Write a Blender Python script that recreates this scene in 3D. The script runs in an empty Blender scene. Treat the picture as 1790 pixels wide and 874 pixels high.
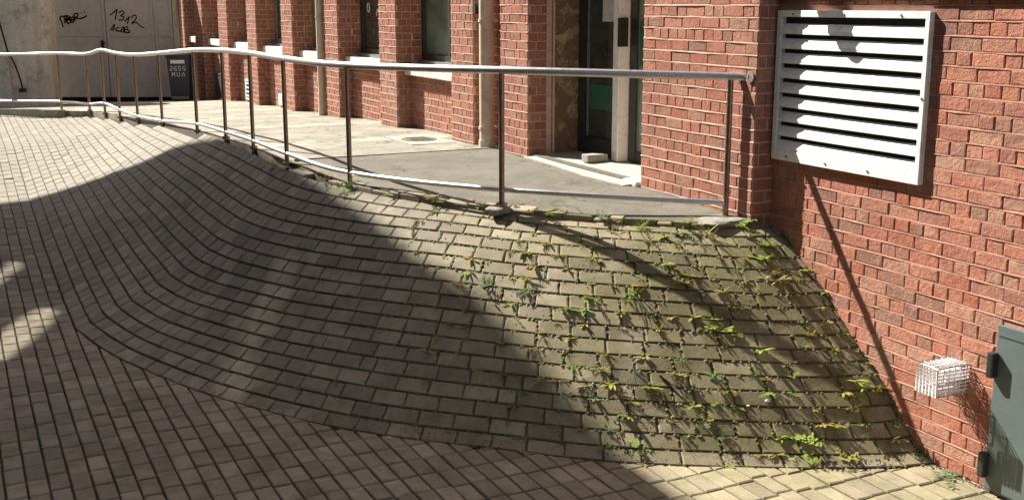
import bpy, bmesh, math, random
from mathutils import Vector, Matrix, Euler, noise

random.seed(11)
scene = bpy.context.scene
COL = scene.collection

# ------------------------------------------------------------------ camera
cam_data = bpy.data.cameras.new("camera")
cam = bpy.data.objects.new("camera", cam_data)
COL.objects.link(cam)
CAM_H = 2.5
PITCH = math.radians(12.1)
cam.location = (0, 0, CAM_H)
cam.rotation_euler = (math.radians(90) - PITCH, 0, 0)
cam_data.sensor_width = 36.0
cam_data.lens = 2000.0 / 1790.0 * 36.0
cam_data.clip_start = 0.05
cam_data.clip_end = 2000
scene.camera = cam

# ------------------------------------------------------------------ sky + sun
SUN = Vector((-1.14, 0.95, 1.30)).normalized()      # towards the sun
elev = math.asin(SUN.z)
azim = math.atan2(SUN.x, SUN.y)
world = bpy.data.worlds.new("World")
scene.world = world
world.use_nodes = True
wn = world.node_tree
wn.nodes.clear()
wo = wn.nodes.new("ShaderNodeOutputWorld")
wb = wn.nodes.new("ShaderNodeBackground")
ws = wn.nodes.new("ShaderNodeTexSky")
ws.sky_type = 'NISHITA'
ws.sun_disc = False
ws.sun_elevation = elev
ws.sun_rotation = azim
ws.air_density = 1.0
ws.dust_density = 1.5
ws.ozone_density = 1.0
wb.inputs["Strength"].default_value = 0.052
wn.links.new(ws.outputs[0], wb.inputs[0])
wn.links.new(wb.outputs[0], wo.inputs[0])
sd = bpy.data.lights.new("sun", 'SUN')
sd.energy = 5.0
sd.angle = math.radians(0.53)
sd.color = (1.0, 0.95, 0.86)
so = bpy.data.objects.new("sun", sd)
so.rotation_euler = SUN.to_track_quat('Z', 'Y').to_euler()
so.location = (-10, 10, 30)
COL.objects.link(so)
scene.view_settings.view_transform = 'Standard'
scene.view_settings.look = 'None'
scene.view_settings.exposure = 1.38
scene.view_settings.gamma = 1.0
scene.cycles.max_bounces = 5
scene.cycles.diffuse_bounces = 2
scene.cycles.glossy_bounces = 3
scene.view_settings.use_curve_mapping = False

# ------------------------------------------------------------------ street coordinates
# t = metres along the street away from the pilaster corner, D = metres out from the facade
P0 = Vector((1.71687, 8.08297, 0.0))
W = Vector((0.43743712, -0.899249, 0.0))     # along the street, towards the viewer
N = Vector((-0.899249, -0.43743712, 0.0))    # out of the facade, into the street
def WP(t, d, z=0.0):
    return Vector((P0.x - W.x * t + N.x * d, P0.y - W.y * t + N.y * d, z))
STREET_ROT = math.atan2(-W.y, -W.x)          # local x = +t
def td(p):
    q = Vector((p[0] - P0.x, p[1] - P0.y, 0))
    return -q.dot(W), q.dot(N)
def px(p):                                   # size of a piece in the picture (to choose which pieces stay single)
    c, s = math.cos(PITCH), math.sin(PITCH)
    x, y, z = p[0], p[1], p[2] - CAM_H
    k = max(0.05, y * c - z * s)
    return 895 + 2000 * x / k, 437 - 2000 * (y * s + z * c) / k
def interp(x, xs, ys):
    if x <= xs[0]: return ys[0]
    for i in range(1, len(xs)):
        if x <= xs[i]:
            f = (x - xs[i-1]) / (xs[i] - xs[i-1])
            return ys[i-1] + (ys[i] - ys[i-1]) * f
    return ys[-1]
def smooth_poly(pts, per=8):
    out = []
    n = len(pts)
    for i in range(n - 1):
        p0 = pts[max(i-1, 0)]; p1 = pts[i]; p2 = pts[i+1]; p3 = pts[min(i+2, n-1)]
        for k in range(per):
            u = k / per
            out.append(tuple(0.5 * ((2*p1[j]) + (-p0[j]+p2[j])*u + (2*p0[j]-5*p1[j]+4*p2[j]-p3[j])*u*u
                       + (-p0[j]+3*p1[j]-3*p2[j]+p3[j])*u**3) for j in range(len(p1))))
    out.append(tuple(pts[-1]))
    return out

# ------------------------------------------------------------------ materials
def new_mat(name):
    m = bpy.data.materials.new(name)
    m.use_nodes = True
    nt = m.node_tree
    nt.nodes.clear()
    out = nt.nodes.new("ShaderNodeOutputMaterial")
    b = nt.nodes.new("ShaderNodeBsdfPrincipled")
    nt.links.new(b.outputs[0], out.inputs[0])
    return m, nt, b
class NB:
    """small helper round a node tree"""
    def __init__(s, nt): s.nt = nt
    def n(s, typ, **kw):
        nd = s.nt.nodes.new(typ)
        for k, v in kw.items():
            setattr(nd, k, v)
        return nd
    def link(s, a, b): s.nt.links.new(a, b)
    def pos(s):
        return s.n("ShaderNodeNewGeometry").outputs["Position"]
    def noise(s, scale, detail=4, rough=0.6, vec=None, dist=0.0):
        t = s.n("ShaderNodeTexNoise")
        t.inputs["Scale"].default_value = scale
        t.inputs["Detail"].default_value = detail
        t.inputs["Roughness"].default_value = rough
        t.inputs["Distortion"].default_value = dist
        s.link(vec if vec is not None else s.pos(), t.inputs["Vector"])
        return t.outputs["Fac"]
    def rng(s, v, a, b, c=0.0, d=1.0, smooth=False):
        m = s.n("ShaderNodeMapRange")
        if smooth: m.interpolation_type = 'SMOOTHSTEP'
        s.link(v, m.inputs["Value"])
        m.inputs["From Min"].default_value = a
        m.inputs["From Max"].default_value = b
        m.inputs["To Min"].default_value = c
        m.inputs["To Max"].default_value = d
        return m.outputs[0]
    def math(s, op, a, b=None):
        m = s.n("ShaderNodeMath", operation=op)
        for i, v in enumerate((a, b)):
            if v is None: continue
            if isinstance(v, (int, float)): m.inputs[i].default_value = v
            else: s.link(v, m.inputs[i])
        return m.outputs[0]
    def mix(s, fac, a, b, mode='MIX'):
        m = s.n("ShaderNodeMix", data_type='RGBA', blend_type=mode)
        if isinstance(fac, (int, float)): m.inputs[0].default_value = fac
        else: s.link(fac, m.inputs[0])
        for i, v in ((6, a), (7, b)):
            if isinstance(v, (tuple, list)): m.inputs[i].default_value = (*v[:3], 1)
            else: s.link(v, m.inputs[i])
        return m.outputs[2]
    def ramp(s, fac, stops):
        r = s.n("ShaderNodeValToRGB")
        el = r.color_ramp.elements
        while len(el) < len(stops): el.new(0.5)
        for e, (p, c) in zip(el, stops):
            e.position = p; e.color = (*c, 1)
        s.link(fac, r.inputs[0])
        return r.outputs[0]
    def piece(s):
        """one random number for each single piece, joined or not"""
        a = s.n("ShaderNodeNewGeometry").outputs["Random Per Island"]
        b = s.n("ShaderNodeObjectInfo").outputs["Random"]
        return s.math('FRACT', s.math('ADD', a, b))
    def bump(s, h, strength, dist, bsdf, normal=None):
        b = s.n("ShaderNodeBump")
        b.inputs["Strength"].default_value = strength
        b.inputs["Distance"].default_value = dist
        s.link(h, b.inputs["Height"])
        if normal is not None: s.link(normal, b.inputs["Normal"])
        s.link(b.outputs[0], bsdf.inputs["Normal"])
        return b.outputs[0]
    def coord(s, t0=0, d0=0):
        """t and D street coordinates from position"""
        p = s.pos()
        v = s.n("ShaderNodeVectorMath", operation='SUBTRACT')
        s.link(p, v.inputs[0]); v.inputs[1].default_value = P0
        a = s.n("ShaderNodeVectorMath", operation='DOT_PRODUCT')
        s.link(v.outputs[0], a.inputs[0]); a.inputs[1].default_value = -W
        b = s.n("ShaderNodeVectorMath", operation='DOT_PRODUCT')
        s.link(v.outputs[0], b.inputs[0]); b.inputs[1].default_value = N
        return a.outputs["Value"], b.outputs["Value"]

def simple_mat(name, col, rough=0.6, metal=0.0, var=0.15, scale=12, bump=0.0, bscale=60, spec=0.5, dirt=None):
    m, nt, b = new_mat(name)
    k = NB(nt)
    nz = k.noise(scale, 5, 0.65)
    dark = tuple(c * (1 - var) for c in col); lite = tuple(min(1, c * (1 + var)) for c in col)
    c = k.mix(k.rng(nz, 0.3, 0.7), dark, lite)
    if dirt:
        c = k.mix(k.rng(k.noise(dirt[1], 6, 0.7, dist=0.6), 0.5, 0.72, 0, dirt[2]), c, dirt[0])
    k.link(c, b.inputs["Base Color"])
    b.inputs["Roughness"].default_value = rough
    b.inputs["Metallic"].default_value = metal
    b.inputs["Specular IOR Level"].default_value = spec
    if bump:
        k.bump(k.noise(bscale, 4, 0.6), bump, 0.01, b)
    return m

def paver_mat(name, light_gain, ta, tb):
    m, nt, b = new_mat(name)
    k = NB(nt)
    r = k.piece()
    base = k.ramp(r, [(0.0, (0.095, 0.083, 0.062)), (0.2, (0.215, 0.188, 0.144)), (0.4, (0.145, 0.122, 0.098)), (0.55, (0.185, 0.170, 0.118)),
                      (0.75, (0.260, 0.228, 0.176)), (0.88, (0.130, 0.126, 0.084)), (1.0, (0.190, 0.155, 0.126))])
    g = k.noise(210, 2, 0.7)
    c = k.mix(k.rng(g, 0.40, 0.68, 0.0, 0.6), base, (0.34, 0.305, 0.24))
    c = k.mix(k.rng(g, 0.45, 0.30, 0.0, 0.5), c, (0.07, 0.06, 0.045))
    big = k.noise(5.5, 4, 0.65)
    c = k.mix(k.rng(big, 0.42, 0.68, 0, 0.55), c, (0.085, 0.074, 0.055))
    t, d = k.coord()
    # painted light: fan by the wall lifted for grazing sun, low street for bounce
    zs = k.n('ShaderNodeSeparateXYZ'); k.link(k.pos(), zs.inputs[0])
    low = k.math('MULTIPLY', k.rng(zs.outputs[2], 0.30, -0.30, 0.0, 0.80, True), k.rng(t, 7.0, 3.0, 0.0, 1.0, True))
    c = k.mix(k.math('MAXIMUM', k.rng(t, ta, tb, 0.0, 1.0, True), low), c, k.mix(1.0, c, light_gain, 'MULTIPLY'))
    # paler towards the upper end of the street
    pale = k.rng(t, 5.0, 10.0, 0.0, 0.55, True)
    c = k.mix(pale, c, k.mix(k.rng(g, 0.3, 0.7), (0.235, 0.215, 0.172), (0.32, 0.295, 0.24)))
    # moss and algae on the damp lower corner beside the wall and in stray patches
    mz = k.noise(2.3, 3, 0.7, dist=0.4)
    fine = k.noise(45, 3, 0.75)
    wet = k.rng(t, 2.0, -0.4, 0.0, 1.0, True)
    wetd = k.rng(d, 2.6, 0.8, 0.3, 1.0, True)
    amt = k.math('MULTIPLY', k.math('MULTIPLY', wet, wetd), k.rng(mz, 0.32, 0.54, 0.25, 1.0))
    zz = k.n('ShaderNodeSeparateXYZ'); k.link(k.pos(), zz.inputs[0])
    amt = k.math('MULTIPLY', amt, k.rng(zz.outputs[2], -0.25, -0.17, 0.45, 1.0))
    stray = k.math('MULTIPLY', k.rng(mz, 0.56, 0.70), k.rng(t, 8, 3, 0, 0.7))
    amt = k.math('MULTIPLY', k.math('MAXIMUM', amt, stray), k.rng(fine, 0.30, 0.56, 0.35, 0.95))
    c = k.mix(amt, c, k.mix(r, (0.110, 0.098, 0.032), (0.205, 0.182, 0.070)))
    k.link(c, b.inputs["Base Color"])
    b.inputs["Roughness"].default_value = 0.88
    b.inputs["Specular IOR Level"].default_value = 0.3
    k.bump(k.noise(70, 4, 0.8), 0.40, 0.008, b)
    return m

def brick_mat(name="red brick", dull=0.0):
    m, nt, b = new_mat(name)
    k = NB(nt)
    r = k.piece()
    base = k.ramp(r, [(0.0, (0.450, 0.142, 0.085)), (0.18, (0.560, 0.205, 0.125)), (0.34, (0.330, 0.130, 0.092)),
                      (0.50, (0.590, 0.225, 0.140)), (0.64, (0.470, 0.200, 0.135)), (0.78, (0.320, 0.165, 0.120)), (0.90, (0.580, 0.305, 0.200)), (1.0, (0.500, 0.170, 0.105))])
    n1 = k.noise(26, 4, 0.7)
    c = k.mix(k.rng(n1, 0.35, 0.72, 0, 0.7), base, (0.210, 0.095, 0.065))
    n2 = k.noise(7, 4, 0.75, dist=0.5)
    c = k.mix(k.rng(n2, 0.50, 0.72, 0, 0.65), c, (0.55, 0.27, 0.18))
    c = k.mix(k.rng(n2, 0.46, 0.28, 0, 0.60), c, (0.24, 0.155, 0.105))
    n4 = k.noise(1.1, 4, 0.7, dist=0.6)
    c = k.mix(k.rng(n4, 0.52, 0.70, 0, 0.42), c, (0.50, 0.33, 0.25))
    c = k.mix(k.rng(n4, 0.46, 0.30, 0, 0.50), c, (0.20, 0.095, 0.070))
    if dull:
        c = k.mix(dull, c, (0.20, 0.062, 0.042))
    k.link(c, b.inputs["Base Color"])
    b.inputs["Roughness"].default_value = 0.85
    b.inputs["Specular IOR Level"].default_value = 0.3
    k.bump(k.noise(42, 4, 0.8), 0.9, 0.014, b)
    return m

def mortar_mat(name, c1, c2):
    m, nt, b = new_mat(name)
    k = NB(nt)
    c = k.mix(k.rng(k.noise(14, 6, 0.7), 0.3, 0.7), c1, c2)
    k.link(c, b.inputs["Base Color"])
    b.inputs["Roughness"].default_value = 0.95
    k.bump(k.noise(70, 5, 0.75), 0.8, 0.006, b)
    return m

def asphalt_mat():
    m, nt, b = new_mat("pavement asphalt")
    k = NB(nt)
    t, d = k.coord()
    g = k.noise(130, 4, 0.85)
    c = k.mix(k.rng(g, 0.36, 0.64), (0.062, 0.056, 0.040), (0.165, 0.150, 0.113))
    big = k.noise(2.4, 6, 0.8, dist=0.6)
    c = k.mix(k.rng(big, 0.45, 0.62, 0, 0.6), c, (0.20, 0.183, 0.140))
    c = k.mix(k.rng(big, 0.44, 0.34, 0, 0.5), c, (0.085, 0.078, 0.06))
    # paler old concrete beyond the joint, darker repair on this side of it
    far = k.rng(k.math('ADD', t, k.math('MULTIPLY', big, 0.35)), 4.60, 4.66, 0, 0.85)
    n2 = k.noise(2.6, 6, 0.75, dist=0.5)
    c = k.mix(far, c, k.mix(k.rng(n2, 0.38, 0.62), (0.175, 0.162, 0.125), (0.36, 0.335, 0.265)))
    c = k.mix(k.rng(n2, 0.60, 0.70, 0, 0.5), c, (0.115, 0.103, 0.075))
    c = k.mix(k.rng(k.noise(300, 2, 0.6), 0.55, 0.7, 0, 0.45), c, (0.42, 0.39, 0.32))
    wv = k.n("ShaderNodeVectorMath", operation='ADD')
    wn_ = k.n("ShaderNodeTexNoise"); wn_.inputs["Scale"].default_value = 1.6; wn_.inputs["Detail"].default_value = 4
    k.link(k.pos(), wn_.inputs["Vector"])
    k.link(k.pos(), wv.inputs[0]); k.link(wn_.outputs["Color"], wv.inputs[1])
    vo = k.n("ShaderNodeTexVoronoi", feature='DISTANCE_TO_EDGE'); vo.inputs["Scale"].default_value = 0.75
    k.link(wv.outputs[0], vo.inputs["Vector"])
    c = k.mix(k.rng(vo.outputs["Distance"], 0.010, 0.003, 0, 0.75), c, (0.06, 0.052, 0.036))
    strip = k.math('MULTIPLY', k.rng(k.math('ABSOLUTE', k.math('SUBTRACT', k.math('FRACT', k.math('MULTIPLY', t, 0.42)), 0.5)), 0.10, 0.07), k.rng(t, 5.0, 5.6))
    c = k.mix(k.math('MULTIPLY', strip, k.rng(n2, 0.40, 0.55, 0.0, 0.55)), c, (0.48, 0.445, 0.36))
    k.link(c, b.inputs["Base Color"])
    b.inputs["Roughness"].default_value = 0.9
    k.bump(k.noise(90, 5, 0.85), 0.8, 0.012, b)
    return m

def soil_mat():
    m, nt, b = new_mat("joint soil")
    k = NB(nt)
    t, d = k.coord()
    c = k.mix(k.rng(k.noise(30, 5, 0.7), 0.3, 0.7), (0.026, 0.022, 0.016), (0.055, 0.046, 0.033))
    c = k.mix(k.rng(t, 2.2, 0.3, 0, 0.8, True), c, k.mix(k.rng(k.noise(60, 3), 0.35, 0.65), (0.045, 0.037, 0.022), (0.135, 0.110, 0.060)))
    c = k.mix(k.math('MULTIPLY', k.rng(k.noise(2.5, 6, 0.75), 0.52, 0.68), k.rng(t, 6, 2, 0, 0.6)), c, (0.05, 0.055, 0.016))
    k.link(c, b.inputs["Base Color"])
    b.inputs["Roughness"].default_value = 1.0
    k.bump(k.noise(120, 5, 0.75), 1.0, 0.01, b)
    return m

def steel_mat():
    m, nt, b = new_mat("brushed steel")
    k = NB(nt)
    c = k.mix(k.rng(k.noise(16, 5, 0.7), 0.35, 0.7), (0.66, 0.64, 0.63), (0.52, 0.50, 0.49))
    k.link(c, b.inputs["Base Color"])
    b.inputs["Metallic"].default_value = 1.0
    k.link(k.rng(k.noise(40, 4, 0.7), 0.3, 0.7, 0.36, 0.48), b.inputs["Roughness"])
    return m

def leaf_mat(name, c1, c2):
    m, nt, b = new_mat(name)
    k = NB(nt)
    r = k.n("ShaderNodeObjectInfo").outputs["Random"]
    c = k.mix(r, c1, c2)
    c = k.mix(k.rng(k.noise(60, 3), 0.4, 0.7, 0, 0.5), c, tuple(x * 0.55 for x in c1))
    k.link(c, b.inputs["Base Color"])
    b.inputs["Roughness"].default_value = 0.55
    b.inputs["Subsurface Weight"].default_value = 0.0
    out = [n for n in nt.nodes if n.type == 'OUTPUT_MATERIAL'][0]
    tr = k.n("ShaderNodeBsdfTranslucent"); k.link(c, tr.inputs[0])
    mx = k.n("ShaderNodeMixShader"); mx.inputs[0].default_value = 0.35
    k.link(b.outputs[0], mx.inputs[1]); k.link(tr.outputs[0], mx.inputs[2]); k.link(mx.outputs[0], out.inputs[0])
    return m

def old_wall_mat():
    m, nt, b = new_mat("worn plaster over old brick")
    k = NB(nt)
    n1 = k.noise(6, 7, 0.7, dist=0.6)
    n2 = k.noise(40, 5, 0.7)
    c = k.mix(k.rng(n2, 0.3, 0.7), (0.16, 0.075, 0.045), (0.24, 0.15, 0.09))
    c = k.mix(k.rng(n1, 0.46, 0.56), c, (0.40, 0.31, 0.19))
    k.link(c, b.inputs["Base Color"])
    b.inputs["Roughness"].default_value = 0.95
    k.bump(k.math('ADD', k.rng(n1, 0.46, 0.56), n2), 0.8, 0.012, b)
    return m

def render_wall_mat():
    """streaky pale render, stained near its foot"""
    m, nt, b = new_mat("pale cement render")
    k = NB(nt)
    mp = k.n("ShaderNodeMapping"); mp.inputs["Scale"].default_value = (5, 5, 0.5)
    k.link(k.pos(), mp.inputs[0])
    st = k.noise(1.0, 6, 0.7, vec=mp.outputs[0])
    c = k.mix(k.rng(st, 0.3, 0.7), (0.46, 0.44, 0.36), (0.68, 0.66, 0.58))
    c = k.mix(k.rng(k.noise(2.4, 6, 0.7), 0.52, 0.66, 0, 0.7), c, (0.20, 0.19, 0.12))
    c = k.mix(k.rng(k.noise(40, 4), 0.4, 0.7, 0, 0.3), c, (0.25, 0.24, 0.19))
    k.link(c, b.inputs["Base Color"])
    b.inputs["Roughness"].default_value = 0.9
    k.bump(k.noise(25, 6, 0.7), 0.7, 0.02, b)
    return m

def glass_mat(name, col, rough=0.06):
    m, nt, b = new_mat(name)
    k = NB(nt)
    c = k.mix(k.rng(k.noise(3, 5, 0.6), 0.35, 0.7), col, tuple(x * 1.9 for x in col))
    k.link(c, b.inputs["Base Color"])
    b.inputs["Roughness"].default_value = rough
    b.inputs["Specular IOR Level"].default_value = 0.6
    return m

def post_reflection_mat():
    m, nt, b = new_mat("post steel with painted reflection")
    k = NB(nt)
    c = k.mix(k.rng(k.noise(16, 4, 0.7), 0.35, 0.7), (0.30, 0.235, 0.195), (0.20, 0.155, 0.13))  # brown painted in for the brick and dark that the posts reflect
    k.link(c, b.inputs["Base Color"])
    b.inputs["Metallic"].default_value = 1.0
    b.inputs["Roughness"].default_value = 0.36
    return m
M = dict(
    post=post_reflection_mat(),
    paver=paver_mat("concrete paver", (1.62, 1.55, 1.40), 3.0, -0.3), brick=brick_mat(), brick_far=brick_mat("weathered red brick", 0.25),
    mortar=mortar_mat("pinkish mortar", (0.42, 0.195, 0.135), (0.56, 0.31, 0.225)),
    mortar_pale=mortar_mat("pale mortar", (0.46, 0.29, 0.205), (0.62, 0.45, 0.34)),
    asphalt=asphalt_mat(), soil=soil_mat(), steel=steel_mat(),
    concrete=simple_mat("pale concrete", (0.33, 0.31, 0.265), 0.9, var=0.25, scale=9, bump=0.6, bscale=80, dirt=((0.16, 0.15, 0.12), 5, 0.6)),
    concrete_light=simple_mat("whitish concrete", (0.40, 0.375, 0.315), 0.9, var=0.2, scale=14, bump=0.5, bscale=60, dirt=((0.25, 0.24, 0.2), 9, 0.5)),
    footing=simple_mat("grey cement", (0.25, 0.235, 0.195), 0.95, var=0.35, scale=14, bump=0.9, bscale=60, dirt=((0.09, 0.085, 0.06), 12, 0.7)),
    stone=simple_mat("whitewashed sill stone", (0.68, 0.66, 0.60), 0.85, var=0.18, scale=20, bump=0.6, bscale=50, dirt=((0.3, 0.28, 0.23), 9, 0.5)),
    white=simple_mat("white painted metal", (0.84, 0.83, 0.80), 0.45, var=0.06, scale=6, bump=0.15, bscale=18, dirt=((0.40, 0.36, 0.30), 11, 0.5)),
    grille=simple_mat("white wire", (0.88, 0.88, 0.88), 0.35, metal=0.0, var=0.05),
    black=simple_mat("black void", (0.012, 0.012, 0.012), 0.9),
    frame_dark=simple_mat("dark aluminium frame", (0.030, 0.034, 0.032), 0.4, var=0.2),
    frame_grey=simple_mat("grey painted frame", (0.16, 0.17, 0.165), 0.5, var=0.2),
    beige=simple_mat("beige painted pipe", (0.56, 0.49, 0.37), 0.55, var=0.1, scale=5, dirt=((0.30, 0.25, 0.18), 6, 0.5)),
    cabinet=simple_mat("grey green enamel", (0.115, 0.145, 0.140), 0.45, var=0.12, scale=4, bump=0.1, bscale=40, dirt=((0.20, 0.22, 0.20), 3, 0.4)),
    gate=simple_mat("grey painted gate steel", (0.52, 0.50, 0.475), 0.6, var=0.1, scale=3, dirt=((0.34, 0.32, 0.29), 3, 0.5)),
    bin=simple_mat("dark blue plastic", (0.035, 0.042, 0.055), 0.45, var=0.2),
    rubber=simple_mat("black rubber", (0.015, 0.015, 0.015), 0.8),
    spray=simple_mat("black spray paint", (0.012, 0.012, 0.013), 0.6),
    chalk=simple_mat("white paint marker", (0.55, 0.56, 0.6), 0.7),
    paper=simple_mat("white paper", (0.72, 0.72, 0.68), 0.8),
    green_film=simple_mat("green poster film", (0.030, 0.125, 0.085), 0.5, var=0.15),
    pane=glass_mat("dark window glass", (0.030, 0.040, 0.036)),
    pane_reflect=glass_mat("window glass with painted reflection", (0.105, 0.150, 0.128)),  # lighter green painted in for the reflection in the glass
    oldwall=old_wall_mat(), render=render_wall_mat(),
    iron=simple_mat("worn cast iron", (0.20, 0.19, 0.17), 0.5, metal=0.5, var=0.3, scale=30, bump=0.8, bscale=50),
    moss=leaf_mat("moss", (0.13, 0.135, 0.03), (0.20, 0.175, 0.05)),
    leaf_a=leaf_mat("yellow green leaves", (0.36, 0.46, 0.07), (0.24, 0.38, 0.06)),
    leaf_b=leaf_mat("olive leaves", (0.36, 0.33, 0.07), (0.42, 0.33, 0.10)),
    leaf_c=leaf_mat("bluish green leaves", (0.16, 0.24, 0.10), (0.24, 0.31, 0.17)),
    dry=leaf_mat("dry leaf", (0.42, 0.22, 0.13), (0.30, 0.17, 0.09)),
    twig=simple_mat("brown twig", (0.07, 0.035, 0.030), 0.8),
    dirt=simple_mat("loose dirt", (0.085, 0.066, 0.042), 0.95, var=0.5, scale=60),
    stucco=simple_mat("cream stucco", (0.42, 0.385, 0.32), 0.9, var=0.12, scale=2, bump=0.3, bscale=60),
    roof=simple_mat("grey roofing", (0.13, 0.125, 0.12), 0.8),
    ground=simple_mat("ground gravel", (0.17, 0.155, 0.13), 0.95, var=0.3, scale=4, bump=0.6, bscale=40),
)

# ------------------------------------------------------------------ object helpers
def tag(o, label=None, cat=None, group=None, kind=None):
    if label: o["label"] = label
    if cat: o["category"] = cat
    if group: o["group"] = group
    if kind: o["kind"] = kind
    return o
def mesh_obj(name, verts, faces, mat, parent=None, smooth=False):
    me = bpy.data.meshes.new(name)
    me.from_pydata([tuple(v) for v in verts], [], faces)
    me.update()
    if mat is not None: me.materials.append(mat)
    if smooth:
        for p in me.polygons: p.use_smooth = True
    o = bpy.data.objects.new(name, me)
    COL.objects.link(o)
    if parent is not None: o.parent = parent
    return o
def empty(name, loc=(0, 0, 0), rz=0.0):
    o = bpy.data.objects.new(name, None)
    o.location = loc
    o.rotation_euler = (0, 0, rz)
    o.empty_display_size = 0.1
    COL.objects.link(o)
    return o
class MB:
    def __init__(s): s.v = []; s.f = []
    def add(s, verts, faces):
        b = len(s.v)
        s.v += [Vector(v) for v in verts]
        s.f += [tuple(i + b for i in f) for f in faces]
        return s
    def box(s, lo, hi, bevel=0.0, mtx=None):
        x0, y0, z0 = lo; x1, y1, z1 = hi
        if bevel <= 0:
            v = [Vector(p) for p in ((x0,y0,z0),(x1,y0,z0),(x1,y1,z0),(x0,y1,z0),(x0,y0,z1),(x1,y0,z1),(x1,y1,z1),(x0,y1,z1))]
            f = [(0,3,2,1),(4,5,6,7),(0,1,5,4),(1,2,6,5),(2,3,7,6),(3,0,4,7)]
        else:
            bm = bmesh.new()
            bmesh.ops.create_cube(bm, size=1.0)
            for q in bm.verts:
                q.co = Vector((x0 + (q.co.x + .5) * (x1 - x0), y0 + (q.co.y + .5) * (y1 - y0), z0 + (q.co.z + .5) * (z1 - z0)))
            bmesh.ops.bevel(bm, geom=bm.edges[:], offset=bevel, segments=2, profile=0.6, affect='EDGES')
            bm.verts.index_update()
            v = [q.co.copy() for q in bm.verts]; f = [tuple(q.index for q in p.verts) for p in bm.faces]
            bm.free()
        if mtx is not None: v = [mtx @ p for p in v]
        return s.add(v, f)
    def tube(s, pts, r, seg=12, caps=True, closed=False):
        pts = [Vector(p) for p in pts]
        n = len(pts)
        rings = []
        up0 = None
        for i, p in enumerate(pts):
            if closed:
                d = (pts[(i+1) % n] - pts[i-1]).normalized()
            else:
                d = (pts[min(i+1, n-1)] - pts[max(i-1, 0)]).normalized()
            ref = up0 if up0 is not None else (Vector((0, 0, 1)) if abs(d.z) < 0.9 else Vector((1, 0, 0)))
            a = d.cross(ref)
            if a.length < 1e-5: a = d.cross(Vector((1, 0, 0)))
            a.normalize()
            b = a.cross(d).normalized()
            up0 = b
            rr = r[i] if isinstance(r, (list, tuple)) else r
            rings.append([p + (a * math.cos(2*math.pi*k/seg) + b * math.sin(2*math.pi*k/seg)) * rr for k in range(seg)])
        v = [q for rg in rings for q in rg]
        f = []
        m = n if closed else n - 1
        for i in range(m):
            j = (i + 1) % n
            for k in range(seg):
                l = (k + 1) % seg
                f.append((i*seg+k, j*seg+k, j*seg+l, i*seg+l))
        if caps and not closed:
            f.append(tuple(range(seg))[::-1]); f.append(tuple((n-1)*seg + k for k in range(seg)))
        return s.add(v, f)
    def build(s, name, mat, parent=None, smooth=False):
        return mesh_obj(name, s.v, s.f, mat, parent, smooth)
def auto_smooth(o, ang=35):
    me = o.data
    for p in me.polygons: p.use_smooth = True
    me.set_sharp_from_angle(angle=math.radians(ang))
def local_mtx(t, d, z):
    """local x = +t along the street, y = into the street, z up"""
    m = Matrix.Identity(4)
    m.col[0][:3] = -W
    m.col[1][:3] = N
    m.col[2][:3] = (0, 0, 1)
    m.translation = WP(t, d, z)
    return m
# (x=-W, y=N, z) is left-handed, so boxes given by it need their faces turned round
def sbox(mb, t0, t1, d0, d1, z0, z1, bevel=0.0):
    b = len(mb.f)
    mb.box((t0, d0, z0), (t1, d1, z1), bevel)
    nv = 8
    for i in range(b, len(mb.f)): mb.f[i] = tuple(reversed(mb.f[i]))
    return mb
def to_world(mb):
    mb.v = [WP(v.x, v.y, v.z) for v in mb.v]
    return mb
def street_part(name, mat, parent, boxes, bevel=0.0):
    mb = MB()
    for b in boxes: sbox(mb, *b, bevel=bevel)
    return to_world(mb).build(name, mat, parent)
def area_px(pts):
    q = [px(p) for p in pts]
    a = 0
    for i in range(len(q)):
        a += q[i][0] * q[i-1][1] - q[i-1][0] * q[i][1]
    return abs(a) / 2
def in_view(p, mx=60, my=40):
    x, y = px(p)
    return p[1] > 0.5 and -mx < x < 1790 + mx and -my < y < 874 + my

# ------------------------------------------------------------------ terrain shape
TG = [(-.055, -.20), (-.03, .12), (.14, .42), (.58, .91), (1.23, 1.40), (2.13, 1.87), (2.79, 2.08), (3.4, 2.22), (4.0, 2.28)]
BG = [(-1.70, -.20), (-1.57, .26), (-1.16, 1.03), (-.73, 1.70), (-.32, 2.13), (.10, 2.59), (.57, 3.02), (1.21, 3.42),
      (1.9, 3.76), (2.9, 4.12), (3.8, 4.30)]
def z_top(t):   return interp(t, [-.1, .2, 4.3, 6, 8.3, 10.8, 12.6, 15.6, 17, 20, 22], [.94, .95, .97, .965, .92, .815, .745, .63, .575, .38, .2])
def z_pav(t):   return interp(t, [-.1, .2, 1.2, 4.3, 6, 8.3, 10.8, 12.6, 15.6, 17, 20, 22, 26], [.99, .995, 1.015, 1.01, .99, .935, .83, .755, .64, .585, .38, .25, .2])
def z_foot(t):  return interp(t, [-6, -2, 5, 7.3, 10.25, 12.5, 17, 22], [-.30, -.27, -.26, -.15, .10, .37, .47, .2])
RAIL = [(17.00,4.059,0.588,1.617,0.749),(15.90,3.304,0.626,1.665,0.792),(15.00,2.913,0.673,1.680,0.804),(14.00,2.771,0.700,1.780,0.883),
        (13.00,2.659,0.714,1.766,0.852),(12.00,2.522,0.776,1.774,0.829),(10.60,2.378,0.826,1.847,0.876),(8.40,2.299,0.928,1.966,1.030),
        (7.00,2.235,0.979,2.011,1.060),(5.76,2.208,0.999,2.027,1.086),(4.40,2.205,0.986,2.026,1.104),(2.86,2.068,0.999,2.030,1.108),
        (1.21,1.407,1.021,2.054,1.152),(0.22,0.063,0.997,2.026,1.103)]
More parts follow.
